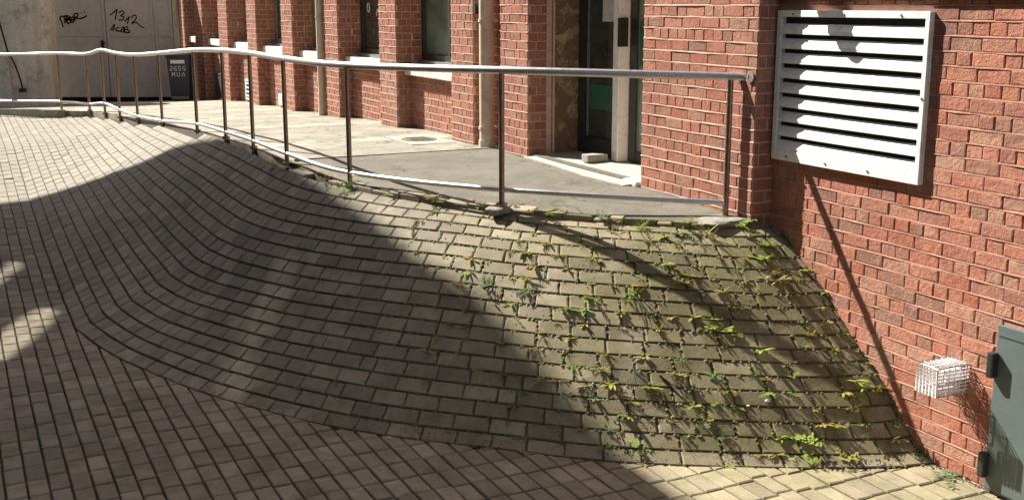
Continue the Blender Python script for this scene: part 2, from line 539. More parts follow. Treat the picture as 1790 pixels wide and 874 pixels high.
def resample(poly, n):
    L = [0.0]
    for a, b in zip(poly[:-1], poly[1:]): L.append(L[-1] + math.hypot(b[0]-a[0], b[1]-a[1]))
    out = []
    for i in range(n + 1):
        x = L[-1] * i / n
        out.append(tuple(interp(x, L, [p[j] for p in poly]) for j in range(2)))
    return out
NS = 60
TGs = resample(smooth_poly(TG), NS)
BGs = resample(smooth_poly(BG), NS)
S_END = 4.6                                     # s = 1 is where the rows straighten; s > 1 runs on up the street
def prof(s, v):
    pk = interp(v, [0, .25, .5, .75, 1], [1, .70, .37, .15, 0])
    pk = pk if v < 0.03 or v > 0.97 else (pk * 2 + interp(v - .06, [0, .25, .5, .75, 1], [1, .70, .37, .15, 0]) + interp(v + .06, [0, .25, .5, .75, 1], [1, .70, .37, .15, 0])) / 4
    pw = interp(v, [0, .10, .20, .33, .54, .72, .815, .907, 1], [1, .94, .845, .735, .49, .31, .18, .05, 0])
    pf = interp(v, [0, .08, .18, .28, .40, .70, .88, .95, 1], [1, .965, .90, .815, .685, .335, .120, .040, 0])
    h = min(1, max(0, s / 0.2)); h = h * h * (3 - 2 * h)
    pw = pw * (1 - h) + pf * h
    k = min(1, max(0, (s - 0.42) / 0.58)); k = k * k * (3 - 2 * k)
    return pw * (1 - k) + pk * k
def bank(s, v):
    """street coordinates and height of the paved bank; v = 0 upper edge, v = 1 foot"""
    if s <= 1:
        x = s * NS; i = min(int(x), NS - 1); f = x - i
        a = [TGs[i][j] * (1 - f) + TGs[i+1][j] * f for j in range(2)]
        b = [BGs[i][j] * (1 - f) + BGs[i+1][j] * f for j in range(2)]
    else:
        q = (s - 1) * 5.0
        a = [4.0 + q, 2.28]; b = [3.8 + q, 4.30]
    t = a[0] * (1 - v) + b[0] * v
    d = a[1] * (1 - v) + b[1] * v
    zt, zf = z_top(a[0]), z_foot(b[0])
    wob = 0.012 * noise.noise((t * 0.9, d * 1.3, 0.0))
    z = zf + (zt - zf) * prof(s, v) + wob * min(1, v * 6)
    return t, d, z
def bank_w(s, v, h=0.0):
    t, d, z = bank(s, v)
    return WP(t, d, z + h)
VGRID = [0.05 * i for i in range(20)] + [1.0 + 0.3 * i for i in range(13)]
VTAB = []
for s_ in VGRID:                                # courses are evenly spaced along the slope
    q_ = [bank(s_, i / 60) for i in range(61)]
    l_ = [0.0]
    for a_, b_ in zip(q_[:-1], q_[1:]): l_.append(l_[-1] + math.sqrt((b_[0]-a_[0])**2 + (b_[1]-a_[1])**2 + (b_[2]-a_[2])**2))
    VTAB.append([interp(l_[-1] * i / 36, l_, [k / 60 for k in range(61)]) for i in range(37)])
def vmap(s, w):
    i = 0
    while i < len(VGRID) - 2 and VGRID[i + 1] < s: i += 1
    f = min(1, max(0, (s - VGRID[i]) / (VGRID[i+1] - VGRID[i])))
    x = min(max(w, 0), 1) * 36; j = min(int(x), 35); g = x - j
    a = VTAB[i][j] * (1 - g) + VTAB[i][j+1] * g
    b = VTAB[i+1][j] * (1 - g) + VTAB[i+1][j+1] * g
    return a * (1 - f) + b * f
def row_w(s, w): return bank_w(s, vmap(s, w))
def rail_D(t):
    ts = [r[0] for r in RAIL][::-1]; ds = [r[1] for r in RAIL][::-1]
    if t < 0.22: return 0.063 + (t - 0.22) * 1.36
    if t > 17: return 4.059 + (t - 17) * 0.72
    return interp(t, ts, ds)
def road_z(t, d):
    return z_foot(t) + 0.010 * noise.noise((t * 0.8, d * 1.1, 4.0))
BGlong = [(b[0], b[1]) for b in BGs] + [(24.0, 4.30)]
def foot_D(t):
    """D of the foot of the bank at t"""
    return interp(t, [b[0] for b in BGlong], [b[1] for b in BGlong]) if t > BGlong[0][0] else -9

# ------------------------------------------------------------------ ground sheet
tag(mesh_obj("ground", [(-600, -300, -0.75), (600, -300, -0.75), (600, 900, -0.75), (-600, 900, -0.75)], [(0, 1, 2, 3)], M["ground"]), kind="structure")

# ------------------------------------------------------------------ joint beds
def grid_obj(name, fn, nu, nv, mat, parent=None, flip=False):
    v = [fn(i / nu, j / nv) for i in range(nu + 1) for j in range(nv + 1)]
    f = []
    for i in range(nu):
        for j in range(nv):
            q = (i*(nv+1)+j, (i+1)*(nv+1)+j, (i+1)*(nv+1)+j+1, i*(nv+1)+j+1)
            f.append(tuple(reversed(q)) if flip else q)
    return mesh_obj(name, v, f, mat, parent, True)
BED = -0.013
def bed(t): return BED + 0.007 * min(1, max(0, (t - 6) / 3)) + 0.006 * min(1, max(0, (-0.2 - t) / 0.8))
bank_o = tag(grid_obj("bank", lambda u, w: bank_w(u * S_END, w, min(bed(bank(u * S_END, w)[0]), BED + 0.007 if u > 0.3 else BED + 0.003)), 260, 40, M["soil"]), kind="structure")
def road_pt(u, w):
    t = -7 + u * 31
    fd = foot_D(t) - 0.12 if t > -1.70 else -0.25
    d = fd + (9.2 - fd) * w
    return WP(t, d, road_z(t, d) + bed(t) - 0.003)
road_o = tag(grid_obj("road", road_pt, 160, 40, M["soil"], flip=False), kind="structure")

# ------------------------------------------------------------------ pavers
def clip_half(poly, p, n):
    out = []
    m = len(poly)
    for i in range(m):
        a, b = poly[i], poly[(i+1) % m]
        da = (a[0]-p[0])*n[0] + (a[1]-p[1])*n[1]; db = (b[0]-p[0])*n[0] + (b[1]-p[1])*n[1]
        if da >= 0: out.append(a)
        if (da >= 0) != (db >= 0):
            f = da / (da - db); out.append((a[0]+(b[0]-a[0])*f, a[1]+(b[1]-a[1])*f))
    return out
def paver_mesh(top, up, bevel=0.0075, depth=0.045, chamf=0.006):
    """top: world polygon at the paver's face; returns verts, faces of a chamfered block"""
    n = len(top)
    c = sum(top, Vector()) / n
    inner = []
    for p in top:
        r = c - p
        inner.append(p + r.normalized() * min(bevel * 1.4, r.length * 0.3))
    outer = [p - up * chamf for p in top]
    low = [p - up * depth for p in top]
    v = inner + outer + low
    f = [tuple(range(n))]
    for i in range(n):
        j = (i + 1) % n
        f.append((i, n+i, n+j, j)); f.append((n+i, 2*n+i, 2*n+j, n+j))
    nrm = (top[1] - top[0]).cross(top[2] - top[0])
    if nrm.dot(up) < 0: f = [tuple(reversed(q)) for q in f]
    return v, f
def surface_normal(a, b, c):
    n = (b - a).cross(c - a)
    if n.z < 0: n = -n
    return n.normalized()
def lay(pieces, name, parent, mat, limit=300):
    """pieces: (area in the picture, verts, faces): the largest stay single parts, the rest join as one"""
    pieces.sort(key=lambda q: -q[0])
    for a, v, f in pieces[:limit]:
        c = sum(v, Vector()) / len(v)
        o = mesh_obj(name, [p - c for p in v], f, mat, parent)
        o.location = c
    if len(pieces) > limit:
        mb = MB()
        for a, v, f in pieces[limit:]: mb.add(v, f)
        o = mb.build(name + "_field", mat, parent)
        o["kind"] = "stuff"
NROW = 18
rng = random.Random(5)
WALL_D = -0.17
JOINTS = []                                     # joint corners on the bank, where weeds take root
bank_pieces = []
for i in range(NROW):
    v0, v1 = i / NROW, (i + 1) / NROW
    vm = (v0 + v1) / 2
    # arc length along the row
    ns = 420
    ss = [S_END * k / ns for k in range(ns + 1)]
    pts = [row_w(s, vm) for s in ss]
    L = [0.0]
    for a, b in zip(pts[:-1], pts[1:]): L.append(L[-1] + (b - a).length)
    pos = -rng.uniform(0.0, 0.25) if i % 2 else -rng.uniform(0.1, 0.22)
    last_cut = 0
    while pos < L[-1]:
        ln = 0.245 * rng.uniform(0.965, 1.035)
        if rng.random() < 0.05: ln *= 0.52
        a0, a1 = pos + 0.0045, pos + ln - 0.0045
        pos += ln
        if a1 < 0.03: continue
        s0 = interp(max(a0, 0.0), L, ss); s1 = interp(min(a1, L[-1]), L, ss)
        if s1 - s0 < 1e-4: continue
        tc0 = bank((s0 + s1) / 2, vmap((s0 + s1) / 2, vm))[0]
        width = (row_w(s0, v1) - row_w(s0, v0)).length
        g = (0.0052 + 0.0022 * min(1, max(0, tc0 / 2.5)) - 0.0036 * min(1, max(0, (tc0 - 6) / 3))) / max(width, 0.03) * (v1 - v0)
        q = [row_w(s0, v0 + g), row_w(s1, v0 + g), row_w(s1, v1 - g), row_w(s0, v1 - g)]
        tc, dc, zc = bank((s0 + s1) / 2, vmap((s0 + s1) / 2, vm))
        if dc < rail_D(tc) + 0.045 and tc > 4.5: continue
        if tc > 22: continue
        up = surface_normal(q[0], q[1], q[3])
        near = tc < 4.5
        amp = 0.0030 if near else 0.002
        lift = rng.gauss(0, 0.0012) - (0.003 if rng.random() < 0.035 and near else 0)
        tilt = rng.gauss(0, 0.0014); tilt2 = rng.gauss(0, 0.0014)
        # on the steep end each course stands a touch proud at its lower edge
        prd = 0.0007
        off = [lift - prd - tilt, lift - prd + tilt2, lift + prd + tilt, lift + prd - tilt2]
        q = [p + up * o + Vector((rng.uniform(-amp, amp), rng.uniform(-amp, amp), 0)) for p, o in zip(q, off)]
        vv, ff = paver_mesh(q, up)
        c = sum(q, Vector()) / 4
        if not in_view(c, 500, 350): continue
        bank_pieces.append((area_px(q) if in_view(c, 5, 5) else 0.0, vv, ff))
        if near: JOINTS.append((row_w(s0, v1), s0, v1, row_w(s1, v1)))
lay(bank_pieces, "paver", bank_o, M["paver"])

road_pieces = []
CW, CL = 0.1185, 0.236
ncol = int((9.0 - WALL_D) / CW)
for ci in range(-1, ncol):
    d0 = 4.302 + (ci - 38) * CW
    if d0 < WALL_D - 0.12 or d0 > 9.0: continue
    coloff = rng.uniform(-0.012, 0.012)
    shift = rng.uniform(-.05, .05) if rng.random() < 0.12 else 0
    for rj in range(-26, 98):
        t0 = rj * CL + coloff + shift
        t1 = t0 + CL
        gx, gt = 0.0060 - 0.0026 * min(1, max(0, (t0 - 6) / 3)), 0.0060
        poly = [(t0+gt, d0+gx), (t1-gt, d0+gx), (t1-gt, d0+CW-gx), (t0+gt, d0+CW-gx)]
        tc, dc = (t0+t1)/2, d0 + CW/2
        if tc > 22: continue
        c = WP(tc, dc, z_foot(tc))
        if not in_view(c, 500, 350): continue
        # cut along the wall foot and along the foot of the bank
        poly = clip_half(poly, (0, WALL_D + 0.01), (0, 1))
        if len(poly) >= 3 and -2.2 < tc < 24:
            best = None
            for a, b in zip(BGlong[:-1], BGlong[1:]):
                mx, my = (a[0]+b[0])/2, (a[1]+b[1])/2
                if b[0] > 20: mx, my = min(max(tc, a[0]), b[0]), 4.30
                dd = (mx-tc)**2 + (my-dc)**2
                if best is None or dd < best[0]: best = (dd, a, b, (mx, my))
            _, a, b, m_ = best
            ux, uy = b[0]-a[0], b[1]-a[1]; ul = math.hypot(ux, uy)
            nx, ny = -uy/ul, ux/ul                      # pointing away from the bank
            poly = clip_half(poly, (m_[0] + nx*0.001, m_[1] + ny*0.001), (nx, ny))
        if len(poly) < 3: continue
        ar = 0
        for k in range(len(poly)): ar += poly[k][0]*poly[k-1][1] - poly[k-1][0]*poly[k][1]
        if abs(ar) / 2 < 0.0012: continue
        lift = rng.gauss(0, 0.0016) - (0.003 if rng.random() < 0.03 and t0 < 5 else 0); tx = rng.gauss(0, 0.012); ty = rng.gauss(0, 0.015)
        q = [WP(p[0] + rng.uniform(-.002, .002), p[1] + rng.uniform(-.002, .002), road_z(p[0], p[1]) + lift + (p[0]-tc)*tx + (p[1]-dc)*ty) for p in poly]
        vv, ff = paver_mesh(q, Vector((0, 0, 1)))
        c = sum(q, Vector()) / len(q)
        road_pieces.append((area_px(q) if in_view(c, 5, 5) else 0.0, vv, ff))
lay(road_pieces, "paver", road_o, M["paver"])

# ------------------------------------------------------------------ upper pavement, kerb edging
def pav_edge(t):
    """outer edge of the asphalt"""
    if t < 4.0:
        ts = [p[0] for p in TGs]; ds = [p[1] for p in TGs]
        return interp(t, ts, ds) - 0.09
    return rail_D(t) - (0.02 if t > 5 else 0.04)
vs, fs = [], []
NT, ND = 150, 14
for i in range(NT + 1):
    t = -0.02 + 26.5 * (i / NT) ** 1.3
    e = pav_edge(t)
    lo = -0.19 if t < 1.3 else -0.95
    for j in range(ND + 1):
        d = lo + (e - lo) * j / ND
        z = z_pav(t) + 0.008 * noise.noise((t * 1.3, d * 1.7, 9.0)) - 0.018 * max(0, (d - e + 0.3) / 0.3) ** 2
        vs.append(WP(t, d, z))
for j in range(ND + 1):                         # turned-down outer rim
    pass
for i in range(NT):
    for j in range(ND):
        a = i * (ND + 1) + j
        fs.append((a, a + 1, a + ND + 2, a + ND + 1))
rim = len(vs)
for i in range(NT + 1):
    q = vs[i * (ND + 1) + ND]
    vs.append(q + Vector((0, 0, -0.3)))
for i in range(NT):
    fs.append((i*(ND+1)+ND, rim + i, rim + i + 1, (i+1)*(ND+1)+ND))
pave_o = tag(mesh_obj("pavement", vs, [tuple(reversed(f)) for f in fs], M["asphalt"], None, False), kind="structure")

# edging bricks along the top of the bank
L = [0.0]
edge_pts = []
for k in range(301):
    t, d, z = bank(k / 300 * 1.12, 0.0)
    if t > 5: d = rail_D(t) + 0.065
    edge_pts.append((t, d))
dense = edge_pts
for a, b in zip(dense[:-1], dense[1:]): L.append(L[-1] + math.hypot(b[0]-a[0], b[1]-a[1]))
x = 0.55
edging = []
while x < L[-1] - 0.3:
    ln = 0.232 if x > 3.2 else rng.choice([0.118, 0.12, 0.125, 0.235])
    if rng.random() < 0.06 and x > 1.5:
        x += ln; continue
    def at(xx):
        return interp(xx, L, [p[0] for p in dense]), interp(xx, L, [p[1] for p in dense])
    a = at(x + 0.006); b = at(x + ln - 0.006)
    ux, uy = b[0]-a[0], b[1]-a[1]; ul = math.hypot(ux, uy); nx, ny = -uy/ul, ux/ul
    w = 0.105
    zt = z_pav(a[0]) - rng.uniform(0.010, 0.026) - 0.02 * max(0, min(1, (a[0] - 2.5) / 1.5))
    poly = [(a[0] + nx*0.012, a[1] + ny*0.012), (b[0] + nx*0.012, b[1] + ny*0.012), (b[0] - nx*w, b[1] - ny*w), (a[0] - nx*w, a[1] - ny*w)]
    ti = rng.gauss(0, 0.006)
    q = [WP(p[0]+rng.uniform(-.004, .004), p[1]+rng.uniform(-.004, .004), zt + (ti if k < 2 else -ti)) for k, p in enumerate(poly)]
    edging.append((area_px(q), *paver_mesh(q, Vector((0, 0, 1)), 0.009, 0.11, 0.008)))
    x += ln
lay(edging, "edging_brick", pave_o, M["paver"])

# kerb at the far end, where pavement and road part again
kp = []
for k in range(9):
    ta, tb = 15.75 + k * 0.62, 15.75 + (k + 1) * 0.62 - 0.012
    q = []
    za = z_pav(ta) + 0.004
    for t_, o_ in ((ta, 0.02), (tb, 0.02), (tb, 0.17), (ta, 0.17)):
        q.append(WP(t_, rail_D(t_) + o_, z_pav(t_) + 0.004))
    kp.append((area_px(q), *paver_mesh(q, Vector((0, 0, 1)), 0.012, 0.30, 0.012)))
lay(kp, "kerb_stone", pave_o, M["concrete"])

# ------------------------------------------------------------------ brick panels
COURSE = 0.0865
BL = 0.2360
def brick_variants(n, hdr):
    out = []
    r = random.Random(3 + n + hdr)
    for k in range(n):
        bm = bmesh.new()
        # unit front face in x,z, front at y=1; chamfered with ragged arrises
        nx, nz = (4, 2)
        vf = []
        bx = 0.030 if not hdr else 0.055
        bz = 0.085
        for j in range(nz + 1):
            for i in range(nx + 1):
                x = -0.5 + bx + (1 - 2*bx) * i / nx + r.uniform(-1, 1) * 0.012
                z = -0.5 + bz + (1 - 2*bz) * j / nz + r.uniform(-1, 1) * 0.05
                edge = i in (0, nx) or j in (0, nz)
                vf.append(bm.verts.new((x, 1.0 - (0.10 * r.random() if edge else 0.16 * r.random()), z)))
        W_ = nx + 1
        for j in range(nz):
            for i in range(nx):
                bm.faces.new((vf[j*W_+i], vf[j*W_+i+1], vf[(j+1)*W_+i+1], vf[(j+1)*W_+i]))
        ring = [vf[i] for i in range(W_)] + [vf[j*W_+nx] for j in range(1, nz+1)] + [vf[nz*W_+i] for i in range(nx-1, -1, -1)] + [vf[j*W_] for j in range(nz-1, 0, -1)]
        def outward(p, y, g):
            x = p.co.x; z = p.co.z
            ex = (0.5 if x > 0 else -0.5); ez = (0.5 if z > 0 else -0.5)
            nxx = ex if abs(abs(x) - (0.5 - bx)) < 0.02 else x
            nzz = ez if abs(abs(z) - (0.5 - bz)) < 0.055 and (p in vf[:W_] or p in vf[nz*W_:]) else z
            return (nxx, y, nzz)
        r1 = [bm.verts.new(outward(p, 0.62 + 0.1 * r.random(), 0)) for p in ring]
        r2 = [bm.verts.new((p.co.x, -1.0, p.co.z)) for p in r1]
        m = len(ring)
        for i in range(m):
            j = (i + 1) % m
            bm.faces.new((ring[i], r1[i], r1[j], ring[j])); bm.faces.new((r1[i], r2[i], r2[j], r1[j]))
        bmesh.ops.recalc_face_normals(bm, faces=bm.faces[:])
        me = bpy.data.meshes.new("brick")
        bm.to_mesh(me); bm.free()
        out.append(me)
    return out
VAR_S = brick_variants(7, 0)
VAR_H = brick_variants(7, 1)
def mesh_vf(me):
    return [v.co.copy() for v in me.vertices], [tuple(p.vertices) for p in me.polygons]
VF = {m.name: mesh_vf(m) for m in VAR_S + VAR_H}
brng = random.Random(21)
def brick_list(x0, x1, z0, z1, holes=(), zfloor=None, phase=0, z_base=-0.62):
    """English bond on a rectangle; returns (xa, xb, za, zb, header?)"""
    out = []
    j0 = int(math.floor((z0 - z_base) / COURSE)); j1 = int(math.ceil((z1 - z_base) / COURSE))
    for j in range(j0, j1):
        za, zb = z_base + j * COURSE, z_base + (j + 1) * COURSE
        hdr = (j + phase) % 2 == 0
        if j % 7 == 3: hdr = False
        ln = BL / 2 if hdr else BL
        off = -BL / 4 if hdr else (0 if j % 4 == 1 else -BL / 2)
        x = x0 + off + brng.uniform(-.012, .012)
        while x < x1:
            l = ln * brng.uniform(0.95, 1.05)
            if hdr and brng.random() < 0.10: l = BL
            if not hdr and brng.random() < 0.07: l = BL / 2
            a, b = max(x, x0), min(x + l, x1)
            x += l
            if b - a < 0.03: continue
            lo, hi = max(za, z0), min(zb, z1)
            if hi - lo < 0.02: continue
            skip = False
            for (ha, hb, hc, hd) in holes:
                if a < hb and b > ha and lo < hd and hi > hc:
                    if a >= ha - 0.02 and b <= hb + 0.02 and lo > hc - 0.06 and hi < hd + 0.06: skip = True; break
                    if a < ha < b and ha - a > 0.03: b = ha
                    elif a < hb < b and b - hb > 0.03: a = hb
                    elif lo < hc < hi and hc - lo > 0.02: hi = hc
                    elif lo < hd < hi and hi - hd > 0.02: lo = hd
                    else: skip = True; break
            if skip: continue
            if zfloor is not None and hi < zfloor((a + b) / 2) - 0.03: continue
            out.append((a, b, lo, hi, (b - a) < BL * 0.7))
    return out
def place_bricks(bl, frame, pieces, proud=0.0058, jw=0.010):
    """frame(x, y, z) -> world; y outwards. Collects (area, matrix, mesh)"""
    o = frame(0, 0, 0)
    ex = frame(1, 0, 0) - o; ey = frame(0, 1, 0) - o
    for (a, b, lo, hi, hd) in bl:
        sx, sz = (b - a) - jw * brng.uniform(0.7, 1.3), (hi - lo) - jw * brng.uniform(0.8, 1.4)
        me = brng.choice(VAR_H if hd else VAR_S)
        flip = -1 if brng.random() < 0.5 else 1
        pr = proud * brng.uniform(0.7, 1.5)
        c = frame((a + b) / 2 + brng.uniform(-.002, .002), 0, (lo + hi) / 2 + brng.uniform(-.003, .003))
        m = Matrix.Identity(4)
        m.col[0][:3] = ex * sx * flip
        m.col[1][:3] = ey * pr
        m.col[2][:3] = Vector((brng.gauss(0, 0.006) * ex.x, brng.gauss(0, 0.006) * ex.y, 1)) * sz
        m.translation = c
        q = [frame(a, 0, lo), frame(b, 0, lo), frame(b, 0, hi), frame(a, 0, hi)]
        cc = (q[0] + q[2]) / 2
        pieces.append((area_px(q) if in_view(cc, 5, 5) else 0.0, m, me))
def mortar_beds(mb, x0, x1, z0, z1, frame, holes=(), zfloor=None, proud=0.0085, h=0.0095, step=0.11, z_base=-0.62):
    """wavy ribs of mortar squeezed out of the bed joints"""
    j0 = int(math.ceil((z0 - z_base) / COURSE)); j1 = int(math.floor((z1 - z_base) / COURSE))
    for j in range(j0, j1 + 1):
        z = z_base + j * COURSE
        spans = [(x0, x1)]
        for (ha, hb, hc, hd) in holes:
            if hc < z < hd:
                nsp = []
                for a, b in spans:
                    if hb <= a or ha >= b: nsp.append((a, b)); continue
                    if ha > a: nsp.append((a, ha))
                    if hb < b: nsp.append((hb, b))
                spans = nsp
        for a, b in spans:
            n_ = max(1, int((b - a) / step))
            if b - a < 0.02: continue
            prev = None
            vs_, fs_ = [], []
            for i in range(n_ + 1):
                x = a + (b - a) * i / n_
                if zfloor is not None and z < zfloor(x) - 0.02:
                    prev = None; continue
                zz = z + 0.0035 * noise.noise((x * 5.0, j * 3.7, 1.5)) + brng.uniform(-.0012, .0012)
                p = proud * (0.62 + 0.75 * brng.random())
                hh = h * brng.uniform(0.7, 1.25) / 2
                k0 = len(vs_)
                vs_ += [frame(x, -0.004, zz + hh * 1.5), frame(x, p, zz + hh * 0.5), frame(x, p, zz - hh), frame(x, -0.004, zz - hh * 1.2)]
                if prev is not None:
                    for q in range(3): fs_.append((prev + q, prev + q + 1, k0 + q + 1, k0 + q))
                prev = k0
            mb.add(vs_, fs_)
def lay_bricks(pieces, parent, mat, limit=300, name="brick"):
    pieces.sort(key=lambda q: -q[0])
    mesh_for = {}
    for a, m, me in pieces[:limit]:
        key = (me.name, mat.name)
        if key not in mesh_for:
            c = me.copy(); c.name = name; c.materials.clear(); c.materials.append(mat); mesh_for[key] = c
        o = bpy.data.objects.new(name, mesh_for[key])
        COL.objects.link(o)
        o.parent = parent
        loc, rot, sc = m.decompose()
        o.matrix_basis = m
    if len(pieces) > limit:
        mb = MB()
        for a, m, me in pieces[limit:]:
            v, f = VF[me.name]
            det = m.to_3x3().determinant()
            mb.add([m @ p for p in v], [tuple(reversed(q)) for q in f] if det < 0 else f)
        o = mb.build(name + "_field", mat, parent)
        o["kind"] = "stuff"
def face_t(D_):
    return lambda x, y, z: WP(x, D_ + y, z)
def face_jamb(t_):
    """reveal facing the viewer (towards -t): x runs out along D, y towards -t"""
    return lambda x, y, z: WP(t_ - y, x, z)

# ---------------------------------------------------------------- right-hand wall with the louvre
wall_r = tag(empty("brick_wall", WP(-1.5, WALL_D, -0.3)), "long red brick wall carrying the white louvre, on the right", "wall")
def child_fix(o, parent):
    o.matrix_parent_inverse = parent.matrix_world.inverted()
for_e = wall_r
wall_r.location = (0, 0, 0)
LV = (-1.43, -0.035, 1.43, 2.46)
tE0, tE1 = -4.6, 0.02
street_part("mortar_core", M["mortar"], wall_r, [(tE0, tE1, -0.75, WALL_D, -0.8, 2.53), (tE0, tE1, -0.75, WALL_D, 2.70, 9.0)])
street_part("stone_band", M["concrete"], wall_r, [(tE0, -0.0, -0.75, WALL_D + 0.035, 2.53, 2.70)])
def bank_floor(t):
    return interp(t, [-6, -1.70, -1.55, -.055, 0.5], [-.30, -.28, -.2, .95, 1.0]) - 0.05
rp = []
place_bricks(brick_list(tE0, tE1, -0.62, 2.53, holes=[(LV[0] + 0.02, LV[1] + 0.10, LV[2] + 0.02, LV[3] - 0.02), (-3.4, -2.11, -0.4, 0.73)], zfloor=bank_floor), face_t(WALL_D), rp, 0.0064)
lay_bricks(rp, wall_r, M["brick"])
mb = MB()
mortar_beds(mb, tE0, tE1, -0.62, 2.53, face_t(WALL_D), holes=[(LV[0], LV[1] + 0.10, LV[2], LV[3]), (-3.4, -2.11, -0.4, 0.74)], zfloor=bank_floor, proud=0.0078, h=0.009)
mb.build("mortar_bed", M["mortar"], wall_r)["kind"] = "stuff"
up_r = []
place_bricks(brick_list(tE0, tE1, 2.70, 3.6), face_t(WALL_D), up_r)
lay_bricks(up_r, wall_r, M["brick"], 0, "brick_above")

# ---------------------------------------------------------------- building with the windows
bld = tag(empty("brick_building"), "red brick building with window bays and glass door behind the handrail", "building")
bld.location = (0, 0, 0)
PANEL_D, WIN_D = -0.20, -0.34
piers = [(3.56, 4.18), (4.87, 5.48), (7.25, 7.88), (9.66, 10.40), (12.10, 12.78), (14.55, 15.27), (16.95, 17.77), (19.44, 20.30), (21.63, 23.4)]
bays = [(5.48, 7.25), (7.88, 9.66), (10.40, 12.10), (12.78, 14.55), (15.27, 16.95), (17.77, 19.44), (20.30, 21.63)]
SLOT = (4.18, 4.87)
ZTOPB = 9.0
SILL0, SILL1 = 1.63, 1.785
core = []
core.append((0.0, 1.48, -1.2, 0.0, -0.6, ZTOPB))                      # wall between louvre and door
for a, b in piers: core.append((a, b, -0.8, 0.0, -0.6, ZTOPB))
core.append((SLOT[0], SLOT[1], -0.8, -0.16, -0.6, ZTOPB))
for a, b in bays:
    core.append((a, b, -0.8, PANEL_D, -0.6, SILL0 + 0.03))
    core.append((a, b, -0.8, PANEL_D, 3.6, ZTOPB))
core.append((1.48, 3.56, -0.8, -0.05, 3.3, ZTOPB))
street_part("mortar_core", M["mortar_pale"], bld, core)
fp = []
for_far = []
def floor_p(t): return z_pav(t) - 0.06
ZV = 2.75
# wall between the corner and the door
place_bricks(brick_list(0.0, 1.48, 0.45, ZV + 0.6, zfloor=floor_p, phase=1), face_t(0.0), fp)
# its side, facing the louvre
lo_side = brick_list(-0.17, 0.0, 0.45, ZV, phase=0)
place_bricks(lo_side, lambda x, y, z: WP(0.0 - y, x, z), fp, 0.006)
for a, b in piers:
    place_bricks(brick_list(a, b, 0.1, ZV, zfloor=floor_p), face_t(0.0), fp)
    depth = -0.20
    place_bricks(brick_list(depth, 0.0, 0.1, ZV, zfloor=lambda x, t=a: z_pav(t) - 0.06, phase=1), face_jamb(a), fp)
    place_bricks(brick_list(-0.36, -0.20, SILL1, ZV, phase=1), face_jamb(a), fp) if a > 7 or a == 4.87 else None
    place_bricks(brick_list(-0.18, 0.0, 0.1, ZV, zfloor=lambda x, t=b: z_pav(t) - 0.06), lambda x, y, z, t=b: WP(t + y, x, z), fp) if b < 12 else None
place_bricks(brick_list(SLOT[0], SLOT[1], 0.3, ZV, zfloor=floor_p), face_t(-0.16), fp)
for a, b in bays:
    place_bricks(brick_list(a, b, 0.1, SILL0, zfloor=floor_p), face_t(PANEL_D), fp)
lay_bricks(fp, bld, M["brick_far"])
mb = MB()
mortar_beds(mb, 0.0, 1.48, 0.45, ZV + 0.6, face_t(0.0), zfloor=floor_p)
mortar_beds(mb, -0.17, 0.0, 0.45, ZV, lambda x, y, z: WP(0.0 - y, x, z))
for a, b in piers:
    mortar_beds(mb, a, b, 0.1, ZV, face_t(0.0), zfloor=floor_p)
    mortar_beds(mb, -0.20, 0.0, 0.1, ZV, face_jamb(a), zfloor=lambda x, t=a: z_pav(t) - 0.06)
mortar_beds(mb, SLOT[0], SLOT[1], 0.3, ZV, face_t(-0.16), zfloor=floor_p)
for a, b in bays:
    mortar_beds(mb, a, b, 0.1, SILL0, face_t(PANEL_D), zfloor=floor_p)
mb.build("mortar_bed", M["mortar_pale"], bld)["kind"] = "stuff"
# window bays
for k, (a, b) in enumerate(bays):
    w = empty("window", (0, 0, 0)); w.parent = bld
    street_part("sill", M["stone"], w, [(a + 0.004, b - 0.004, WIN_D - 0.10, PANEL_D + 0.10, SILL0, SILL1 - 0.02)], 0.012)
    street_part("sub_sill", M["frame_grey"], w, [(a + 0.10, b - 0.05, WIN_D - 0.05, WIN_D + 0.07, SILL1 - 0.018, SILL1 + 0.03)])
    f = 0.055
    z0, z1 = SILL1 + 0.03, 3.6
    mid = (a + b) / 2
    street_part("frame", M["frame_grey" if k > 1 else "frame_dark"], w, [
        (a, a + f + 0.03, WIN_D - 0.06, WIN_D, z0, z1), (b - f - 0.03, b, WIN_D - 0.06, WIN_D, z0, z1),
        (a + f + 0.03, b - f - 0.03, WIN_D - 0.06, WIN_D, z0, z0 + 0.07), (mid - 0.03, mid + 0.03, WIN_D - 0.06, WIN_D - 0.004, z0 + 0.07, z1)])
    street_part("pane", M["pane" if k != 0 else "pane_reflect"], w, [(a + f + 0.03, mid - 0.03, WIN_D - 0.05, WIN_D - 0.035, z0 + 0.07, z1), (mid + 0.03, b - f - 0.03, WIN_D - 0.05, WIN_D - 0.035, z0 + 0.07, z1)])
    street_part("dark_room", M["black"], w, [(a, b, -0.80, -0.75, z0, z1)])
    # white drawings on the glass of the two nearest windows
    if k < 2:
        mb = MB()
        r2 = random.Random(k + 4)
        for q in range(7):
            cx = a + 0.22 + r2.random() * 0.50 if k == 0 else a + 0.2 + r2.random() * (b - a - 0.4); cz = z0 + 0.12 + r2.random() * 0.55
            pts = []
            R0 = r2.uniform(0.04, 0.11)
            for h in range(15):
                an = h / 14 * r2.uniform(4.5, 6.3)
                pts.append(WP(cx + math.cos(an) * R0 * 0.8, WIN_D - 0.030, cz + math.sin(an) * R0 * (1.6 if q % 2 else 1)))
            mb.tube(pts, 0.008, 5)
        mb.build("window_drawing", M["paper"], w)
